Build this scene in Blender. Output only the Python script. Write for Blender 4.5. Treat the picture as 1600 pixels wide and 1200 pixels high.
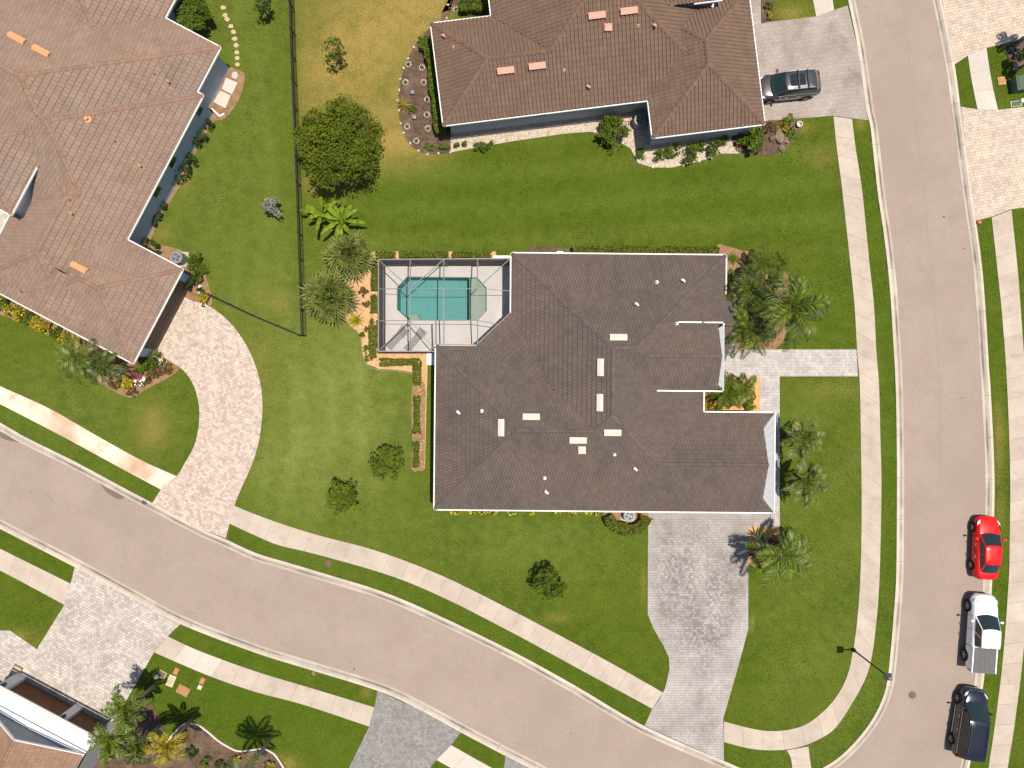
import bpy, bmesh, math, random
import numpy as np
from mathutils import Vector, Matrix
random.seed(7)
RNG = np.random.default_rng(7)
R = math.radians
# ------------------------------------------------------------------ camera, light, exposure
H, S = 51.0, 21.0            # camera height (m) and survey scale (survey units per metre at ground level)
scene = bpy.context.scene
for o in list(bpy.data.objects): bpy.data.objects.remove(o)
cam_d = bpy.data.cameras.new('camera'); cam = bpy.data.objects.new('camera', cam_d)
scene.collection.objects.link(cam); scene.camera = cam
cam.location = (0, 0, H); cam.rotation_euler = (0, 0, 0)
cam_d.sensor_width = 36.0; cam_d.lens = 36.0 * H / (1600.0 / S)
cam_d.clip_start = 1.0; cam_d.clip_end = 3000.0
scene.render.resolution_x = 1024; scene.render.resolution_y = 768
SUNV = Vector((0.205, 0.0, 1.0)).normalized()
world = bpy.data.worlds.new('World'); scene.world = world; world.use_nodes = True
wn = world.node_tree; wn.nodes.clear()
sky = wn.nodes.new('ShaderNodeTexSky'); sky.sky_type = 'NISHITA'; sky.sun_disc = False
sky.sun_elevation = math.asin(SUNV.z); sky.sun_rotation = R(90)
bg = wn.nodes.new('ShaderNodeBackground'); bg.inputs['Strength'].default_value = 0.085
wo = wn.nodes.new('ShaderNodeOutputWorld')
wn.links.new(sky.outputs[0], bg.inputs[0]); wn.links.new(bg.outputs[0], wo.inputs[0])
sun_d = bpy.data.lights.new('sun', 'SUN'); sun_d.energy = 4.6; sun_d.angle = R(0.5); sun_d.color = (1.0, 0.925, 0.80)
sun = bpy.data.objects.new('sun', sun_d); scene.collection.objects.link(sun)
sun.location = (20, 0, 90); sun.rotation_euler = SUNV.to_track_quat('Z', 'Y').to_euler()
vs = scene.view_settings; vs.view_transform = 'Standard'; vs.look = 'None'; vs.exposure = 0.42; vs.gamma = 1.0
vs.use_curve_mapping = False

# ------------------------------------------------------------------ helpers
COL = scene.collection
def P(px, py, z=0.0):
    k = (1 - z / H) / S
    return ((px - 800) * k, (600 - py) * k)
def PP(pts, z=0.0): return [P(a, b, z) for a, b in pts]
def link(o): COL.objects.link(o); return o
def tag(o, label=None, cat=None, group=None, kind=None):
    if label: o['label'] = label
    if cat: o['category'] = cat
    if group: o['group'] = group
    if kind: o['kind'] = kind
    return o
def thing(name, label, cat, loc=(0, 0, 0), rz=0.0, group=None):
    o = link(bpy.data.objects.new(name, None)); o.empty_display_size = 0.3
    o.location = loc; o.rotation_euler = (0, 0, rz)
    return tag(o, label, cat, group)
def mk(name, me, parent=None, local=False):
    o = link(bpy.data.objects.new(name, me))
    if parent is not None:
        o.parent = parent
        if not local:
            root = parent; m = Matrix.Identity(4)
            while root is not None:
                m = (Matrix.Translation(root.location) @ root.rotation_euler.to_matrix().to_4x4()) @ m if root.type == 'EMPTY' else m
                root = root.parent
            if parent.type == 'EMPTY': o.matrix_parent_inverse = m.inverted()
    return o
def copy_tree(o, parent=None):
    c = link(o.copy())
    if parent is not None: c.parent = parent
    for ch in [x for x in bpy.data.objects if x.parent == o]: copy_tree(ch, c)
    return c

class MB:
    def __init__(s): s.v = []; s.f = []; s.t = []; s.sm = []
    def add(s, vs, fs, tint=None, smooth=False):
        b = len(s.v); s.v += [tuple(p) for p in vs]
        t = random.random() if tint is None else tint
        for f in fs: s.f.append([b + i for i in f]); s.t.append(t); s.sm.append(smooth)
    def box(s, x0, x1, y0, y1, z0, z1, tint=None):
        s.prism([(x0, y0), (x1, y0), (x1, y1), (x0, y1)], z0, z1, tint)
    def prism(s, poly, z0, z1, tint=None, bottom=True):
        n = len(poly)
        if sum(poly[i][0] * poly[(i+1) % n][1] - poly[(i+1) % n][0] * poly[i][1] for i in range(n)) < 0: poly = poly[::-1]
        zt = z1 if callable(z1) else (lambda x, y: z1)
        vs = [(p[0], p[1], z0) for p in poly] + [(p[0], p[1], zt(p[0], p[1])) for p in poly]
        fs = [list(range(n, 2 * n))] + [[i, (i+1) % n, n + (i+1) % n, n + i] for i in range(n)]
        if bottom: fs.append(list(range(n - 1, -1, -1)))
        s.add(vs, fs, tint)
    def obox(s, c, ax, half, tint=None):           # oriented box; ax: three unit vectors
        c = Vector(c); X, Y, Z = [Vector(a) * h for a, h in zip(ax, half)]
        vs = [c + X * i + Y * j + Z * k for k in (-1, 1) for j in (-1, 1) for i in (-1, 1)]
        s.add(vs, [(0, 2, 3, 1), (4, 5, 7, 6), (0, 1, 5, 4), (2, 6, 7, 3), (0, 4, 6, 2), (1, 3, 7, 5)], tint)
    def bar(s, a, b, w, h=None, tint=None):        # square bar between two points
        a = Vector(a); b = Vector(b); d = b - a; L = d.length
        if L < 1e-6: return
        d.normalize(); up = Vector((0, 0, 1)) if abs(d.z) < .95 else Vector((1, 0, 0))
        y = d.cross(up).normalized(); z = y.cross(d).normalized()
        s.obox((a + b) / 2, (d, y, z), (L / 2, w / 2, (h or w) / 2), tint)
    def tube(s, path, r, n=8, tint=None, cap=True):
        path = [Vector(p) for p in path]; m = len(path)
        rs = r if isinstance(r, (list, tuple)) else [r] * m
        vs = []
        for i, p in enumerate(path):
            d = (path[min(i+1, m-1)] - path[max(i-1, 0)]).normalized()
            u = d.cross(Vector((0, 0, 1)) if abs(d.z) < .9 else Vector((1, 0, 0))).normalized(); w = d.cross(u)
            for k in range(n):
                a = 2 * math.pi * k / n; vs.append(p + (u * math.cos(a) + w * math.sin(a)) * rs[i])
        fs = [[i*n+k, i*n+(k+1) % n, (i+1)*n+(k+1) % n, (i+1)*n+k] for i in range(m-1) for k in range(n)]
        if cap: fs += [list(range(n))[::-1], [(m-1)*n+k for k in range(n)]]
        s.add(vs, fs, tint, True)
    def lathe(s, prof, n=20, c=(0, 0, 0), tint=None, axis='z', cap=True):
        vs = []
        for r, z in prof:
            for k in range(n):
                a = 2 * math.pi * k / n; q = (r * math.cos(a), r * math.sin(a), z)
                if axis == 'y': q = (q[0], q[2], q[1])
                vs.append((c[0] + q[0], c[1] + q[1], c[2] + q[2]))
        fs = [[i*n+k, i*n+(k+1) % n, (i+1)*n+(k+1) % n, (i+1)*n+k] for i in range(len(prof)-1) for k in range(n)]
        if cap: fs += [list(range(n))[::-1], [(len(prof)-1)*n+k for k in range(n)]]
        s.add(vs, fs, tint, False)
    def mesh(s, name, mat=None):
        me = bpy.data.meshes.new(name); me.from_pydata(s.v, [], s.f)
        a = me.attributes.new('tint', 'FLOAT', 'FACE'); a.data.foreach_set('value', s.t)
        me.polygons.foreach_set('use_smooth', s.sm)
        if mat: me.materials.append(mat)
        me.update(); return me
    def build(s, name, mat, parent=None, local=False, **kw):
        o = mk(name, s.mesh(name, mat), parent, local); tag(o, **kw); return o

def np_mesh(name, V, k, tint, mat, extra=None):       # V: (n*k,3) faces of k vertices each
    V = np.asarray(V, dtype=np.float32).reshape(-1, 3); n = len(V) // k
    me = bpy.data.meshes.new(name); me.vertices.add(len(V)); me.vertices.foreach_set('co', V.ravel())
    me.loops.add(n * k); me.loops.foreach_set('vertex_index', np.arange(n * k, dtype=np.int32))
    me.polygons.add(n); me.polygons.foreach_set('loop_start', np.arange(0, n * k, k, dtype=np.int32))
    me.update(calc_edges=True)
    a = me.attributes.new('tint', 'FLOAT', 'FACE'); a.data.foreach_set('value', np.asarray(tint, dtype=np.float32))
    for kk, arr in (extra or {}).items():
        a = me.attributes.new(kk, 'FLOAT', 'FACE'); a.data.foreach_set('value', np.asarray(arr, dtype=np.float32))
    if mat: me.materials.append(mat)
    me.update(); return me

# ---- 2D geometry
def clip_hp(poly, a, b, c):            # keep a*x+b*y+c >= 0
    out = []; n = len(poly)
    for i in range(n):
        p, q = poly[i], poly[(i+1) % n]; dp = a*p[0]+b*p[1]+c; dq = a*q[0]+b*q[1]+c
        if dp >= 0: out.append(p)
        if (dp > 0 and dq < 0) or (dp < 0 and dq > 0):
            t = dp / (dp - dq); out.append((p[0]+(q[0]-p[0])*t, p[1]+(q[1]-p[1])*t))
    return out
def area(poly):
    n = len(poly); return 0.5 * sum(poly[i][0]*poly[(i+1) % n][1]-poly[(i+1) % n][0]*poly[i][1] for i in range(n))
def ccw(poly): return poly if area(poly) > 0 else poly[::-1]
def offset_poly(poly, d):              # inward for positive d
    poly = ccw(poly); n = len(poly); L = []
    for i in range(n):
        p, q = poly[i], poly[(i+1) % n]; dx, dy = q[0]-p[0], q[1]-p[1]; l = math.hypot(dx, dy)
        nx, ny = -dy/l, dx/l; L.append((nx, ny, nx*p[0]+ny*p[1]+d))
    out = []
    for i in range(n):
        a, b = L[i-1], L[i]; det = a[0]*b[1]-a[1]*b[0]
        if abs(det) < 1e-4: out.append((poly[i][0]+b[0]*d, poly[i][1]+b[1]*d)); continue
        out.append(((a[2]*b[1]-a[1]*b[2])/det, (a[0]*b[2]-a[2]*b[0])/det))
    return out
def smooth(pts, sub=6, closed=False):  # Catmull-Rom
    n = len(pts); out = []
    rng = range(n if closed else n-1)
    for i in rng:
        g = (lambda k: pts[k % n]) if closed else (lambda k: pts[min(max(k, 0), n-1)])
        p0, p1, p2, p3 = g(i-1), g(i), g(i+1), g(i+2)
        for j in range(sub):
            t = j / sub
            out.append(tuple(0.5*((2*b)+(-a+c)*t+(2*a-5*b+4*c-d)*t*t+(-a+3*b-3*c+d)*t**3) for a, b, c, d in zip(p0, p1, p2, p3)))
    if not closed: out.append(tuple(pts[-1]))
    return out
def arclen(pts):
    s = [0.0]
    for a, b in zip(pts, pts[1:]): s.append(s[-1] + math.hypot(b[0]-a[0], b[1]-a[1]))
    return s
def at_len(pts, s, d):
    d = min(max(d, 0), s[-1])
    for i in range(len(s)-1):
        if d <= s[i+1] or i == len(s)-2:
            t = (d - s[i]) / max(s[i+1]-s[i], 1e-9); a, b = pts[i], pts[i+1]
            return (a[0]+(b[0]-a[0])*t, a[1]+(b[1]-a[1])*t)
def inside_np(poly, X, Y):
    res = np.zeros(X.shape, bool); n = len(poly)
    for i in range(n):
        x0, y0 = poly[i]; x1, y1 = poly[(i+1) % n]
        if y0 == y1: continue
        c = ((y0 > Y) != (y1 > Y)) & (X < (x1-x0)*(Y-y0)/(y1-y0)+x0); res ^= c
    return res
def rand_in(poly, n, rng=RNG):
    xs = [p[0] for p in poly]; ys = [p[1] for p in poly]; out = np.zeros((0, 2))
    while len(out) < n:
        q = np.column_stack([rng.uniform(min(xs), max(xs), n*2+8), rng.uniform(min(ys), max(ys), n*2+8)])
        out = np.vstack([out, q[inside_np(poly, q[:, 0], q[:, 1])]])
    return out[:n]

# ------------------------------------------------------------------ materials
def srgb(r, g, b):
    f = lambda c: (c/255/12.92) if c <= 10 else ((c/255+0.055)/1.055)**2.4
    return (f(r), f(g), f(b))
def mat(name, c1, c2=None, scale=3.0, rough=0.75, spec=0.3, tint=0.0, bump=0.0, bscale=30.0, metal=0.0, coat=0.0,
        fine=0.0, fscale=40.0, trans=0.0, c3=None, detail=5.0, stain=None):
    m = bpy.data.materials.new(name); m.use_nodes = True; nt = m.node_tree; N = nt.nodes; Lk = nt.links
    b = N['Principled BSDF']; b.inputs['Roughness'].default_value = rough; b.inputs['Metallic'].default_value = metal
    b.inputs['Specular IOR Level'].default_value = spec
    if coat: b.inputs['Coat Weight'].default_value = coat; b.inputs['Coat Roughness'].default_value = 0.04
    tc = N.new('ShaderNodeTexCoord'); c2 = c2 or c1
    def noise(sc, det=detail, ro=0.55):
        n = N.new('ShaderNodeTexNoise'); n.inputs['Scale'].default_value = sc; n.inputs['Detail'].default_value = det
        n.inputs['Roughness'].default_value = ro; Lk.new(tc.outputs['Object'], n.inputs['Vector']); return n
    def ramp(src, lo, hi):
        r = N.new('ShaderNodeMapRange'); r.inputs[1].default_value = lo; r.inputs[2].default_value = hi
        Lk.new(src, r.inputs[0]); return r.outputs[0]
    def mix(fac, a, c, mode='MIX'):
        x = N.new('ShaderNodeMix'); x.data_type = 'RGBA'; x.blend_type = mode
        for sck, val in ((x.inputs[0], fac), (x.inputs[6], a), (x.inputs[7], c)):
            if hasattr(val, 'is_linked'): Lk.new(val, sck)
            elif isinstance(val, (int, float)): sck.default_value = val
            else: sck.default_value = (*val, 1)
        return x.outputs[2]
    col = mix(ramp(noise(scale).outputs[0], .32, .68), c1, c2)
    if c3: col = mix(ramp(noise(scale * .23, 3).outputs[0], .48, .7), col, c3)
    if stain:
        col = mix(ramp(noise(stain[1], 6, .65).outputs[0], .52, .72), col, stain[0])
    if fine:
        g = ramp(noise(fscale, 2, .7).outputs[0], .3, .7)
        mm = N.new('ShaderNodeMapRange'); mm.inputs[3].default_value = 1-fine; mm.inputs[4].default_value = 1+fine
        Lk.new(g, mm.inputs[0]); cc = N.new('ShaderNodeCombineColor')
        for i in range(3): Lk.new(mm.outputs[0], cc.inputs[i])
        col = mix(1.0, col, cc.outputs[0], 'MULTIPLY')
    if tint:
        at = N.new('ShaderNodeAttribute'); at.attribute_name = 'tint'
        mm = N.new('ShaderNodeMapRange'); mm.clamp = False; mm.inputs[3].default_value = 1-tint; mm.inputs[4].default_value = 1+tint
        Lk.new(at.outputs['Fac'], mm.inputs[0]); cc = N.new('ShaderNodeCombineColor')
        for i in range(3): Lk.new(mm.outputs[0], cc.inputs[i])
        col = mix(1.0, col, cc.outputs[0], 'MULTIPLY')
    Lk.new(col, b.inputs['Base Color'])
    if bump:
        bp = N.new('ShaderNodeBump'); bp.inputs['Strength'].default_value = bump; bp.inputs['Distance'].default_value = 0.03
        Lk.new(noise(bscale, 4).outputs[0], bp.inputs['Height']); Lk.new(bp.outputs[0], b.inputs['Normal'])
    if trans:
        t = N.new('ShaderNodeBsdfTranslucent'); Lk.new(col, t.inputs[0]); ms = N.new('ShaderNodeMixShader')
        ms.inputs[0].default_value = trans; Lk.new(b.outputs[0], ms.inputs[1]); Lk.new(t.outputs[0], ms.inputs[2])
        Lk.new(ms.outputs[0], N['Material Output'].inputs[0])
    return m
def screen_mat(name, col, opacity):
    m = bpy.data.materials.new(name); m.use_nodes = True; nt = m.node_tree; N = nt.nodes
    b = N['Principled BSDF']; b.inputs['Base Color'].default_value = (*col, 1); b.inputs['Roughness'].default_value = .8
    t = N.new('ShaderNodeBsdfTransparent'); ms = N.new('ShaderNodeMixShader'); ms.inputs[0].default_value = opacity
    nt.links.new(t.outputs[0], ms.inputs[1]); nt.links.new(b.outputs[0], ms.inputs[2]); nt.links.new(ms.outputs[0], N['Material Output'].inputs[0])
    return m
def water_mat(name):
    m = bpy.data.materials.new(name); m.use_nodes = True; nt = m.node_tree; N = nt.nodes; N.remove(N['Principled BSDF'])
    t = N.new('ShaderNodeBsdfTransparent'); t.inputs[0].default_value = (.72, .90, .88, 1)
    g = N.new('ShaderNodeBsdfGlossy'); g.inputs['Roughness'].default_value = .04
    fr = N.new('ShaderNodeFresnel'); fr.inputs[0].default_value = 1.33
    tc = N.new('ShaderNodeTexCoord'); n = N.new('ShaderNodeTexNoise'); n.inputs['Scale'].default_value = 3.5; n.inputs['Detail'].default_value = 3
    bp = N.new('ShaderNodeBump'); bp.inputs['Strength'].default_value = .25; bp.inputs['Distance'].default_value = .04
    nt.links.new(tc.outputs['Object'], n.inputs['Vector']); nt.links.new(n.outputs[0], bp.inputs['Height'])
    nt.links.new(bp.outputs[0], g.inputs['Normal']); nt.links.new(bp.outputs[0], fr.inputs['Normal'])
    ms = N.new('ShaderNodeMixShader'); nt.links.new(fr.outputs[0], ms.inputs[0]); nt.links.new(t.outputs[0], ms.inputs[1])
    nt.links.new(g.outputs[0], ms.inputs[2]); nt.links.new(ms.outputs[0], N['Material Output'].inputs[0]); return m
def grass_mat(name):
    m = bpy.data.materials.new(name); m.use_nodes = True; nt = m.node_tree; N = nt.nodes; Lk = nt.links
    b = N['Principled BSDF']; b.inputs['Roughness'].default_value = .9; b.inputs['Specular IOR Level'].default_value = .1
    geo = N.new('ShaderNodeNewGeometry')
    def noise(sc, det=4, ro=.6, st=None):
        n = N.new('ShaderNodeTexNoise'); n.inputs['Scale'].default_value = sc; n.inputs['Detail'].default_value = det; n.inputs['Roughness'].default_value = ro
        if st:
            mp = N.new('ShaderNodeMapping'); mp.inputs['Scale'].default_value = st; Lk.new(geo.outputs['Position'], mp.inputs[0]); Lk.new(mp.outputs[0], n.inputs['Vector'])
        else: Lk.new(geo.outputs['Position'], n.inputs['Vector'])
        return n.outputs[0]
    def rng(src, a, c, lo=0., hi=1.):
        r = N.new('ShaderNodeMapRange'); r.inputs[1].default_value = a; r.inputs[2].default_value = c; r.inputs[3].default_value = lo; r.inputs[4].default_value = hi
        Lk.new(src, r.inputs[0]); return r.outputs[0]
    def mix(f, a, c, mode='MIX'):
        x = N.new('ShaderNodeMix'); x.data_type = 'RGBA'; x.blend_type = mode
        for sck, val in ((x.inputs[0], f), (x.inputs[6], a), (x.inputs[7], c)):
            if hasattr(val, 'is_linked'): Lk.new(val, sck)
            elif isinstance(val, (int, float)): sck.default_value = val
            else: sck.default_value = (*val, 1)
        return x.outputs[2]
    def attr(nm):
        a = N.new('ShaderNodeAttribute'); a.attribute_name = nm; return a.outputs['Fac']
    def math_(op, a, c):
        x = N.new('ShaderNodeMath'); x.operation = op
        for i, val in enumerate((a, c)):
            if hasattr(val, 'is_linked'): Lk.new(val, x.inputs[i])
            else: x.inputs[i].default_value = val
        return x.outputs[0]
    big = rng(noise(.16, 6, .65), .36, .64); mid = rng(noise(1.3, 5, .65), .28, .72); fin = rng(noise(9, 3, .7), .25, .75)
    col = mix(big, G_DARK, G_MID); col = mix(math_('MULTIPLY', mid, .7), col, G_LITE)
    pale = math_('MULTIPLY', attr('pale'), rng(mid, 0, 1, .55, 1.1)); col = mix(pale, col, G_PALE)
    dryn = math_('MULTIPLY', attr('dry'), rng(noise(.8, 6, .7), .25, .6, .45, 1.25)); col = mix(dryn, col, G_DRY)
    lush = attr('lush'); col = mix(lush, col, G_LUSH)
    cc = N.new('ShaderNodeCombineColor'); f2 = rng(fin, 0, 1, .68, 1.32)
    f3 = math_('MULTIPLY', f2, rng(attr('tint'), 0, 1, .8, 1.2))
    for i in range(3): Lk.new(f3, cc.inputs[i])
    col = mix(1.0, col, cc.outputs[0], 'MULTIPLY'); Lk.new(col, b.inputs['Base Color'])
    bp = N.new('ShaderNodeBump'); bp.inputs['Strength'].default_value = .5; bp.inputs['Distance'].default_value = .05
    Lk.new(noise(14, 3, .7), bp.inputs['Height']); Lk.new(bp.outputs[0], b.inputs['Normal'])
    return m
def kerb_mat(name):
    m = mat(name, (.42, .36, .30), (.50, .43, .36), 1.2, .85, .2, tint=.08, fine=.12, fscale=25); nt = m.node_tree; N = nt.nodes
    b = N['Principled BSDF']; src = b.inputs['Base Color'].links[0].from_socket
    a = N.new('ShaderNodeAttribute'); a.attribute_name = 'dirt'
    n = N.new('ShaderNodeTexNoise'); n.inputs['Scale'].default_value = .35; n.inputs['Detail'].default_value = 5
    tc = N.new('ShaderNodeTexCoord'); nt.links.new(tc.outputs['Object'], n.inputs['Vector'])
    r = N.new('ShaderNodeMapRange'); r.inputs[1].default_value = .38; r.inputs[2].default_value = .62; r.inputs[3].default_value = .35; r.inputs[4].default_value = 1.0
    nt.links.new(n.outputs[0], r.inputs[0])
    mu = N.new('ShaderNodeMath'); mu.operation = 'MULTIPLY'; nt.links.new(a.outputs['Fac'], mu.inputs[0]); nt.links.new(r.outputs[0], mu.inputs[1])
    x = N.new('ShaderNodeMix'); x.data_type = 'RGBA'; nt.links.new(mu.outputs[0], x.inputs[0]); nt.links.new(src, x.inputs[6])
    x.inputs[7].default_value = (.10, .085, .075, 1); nt.links.new(x.outputs[2], b.inputs['Base Color']); return m

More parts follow.
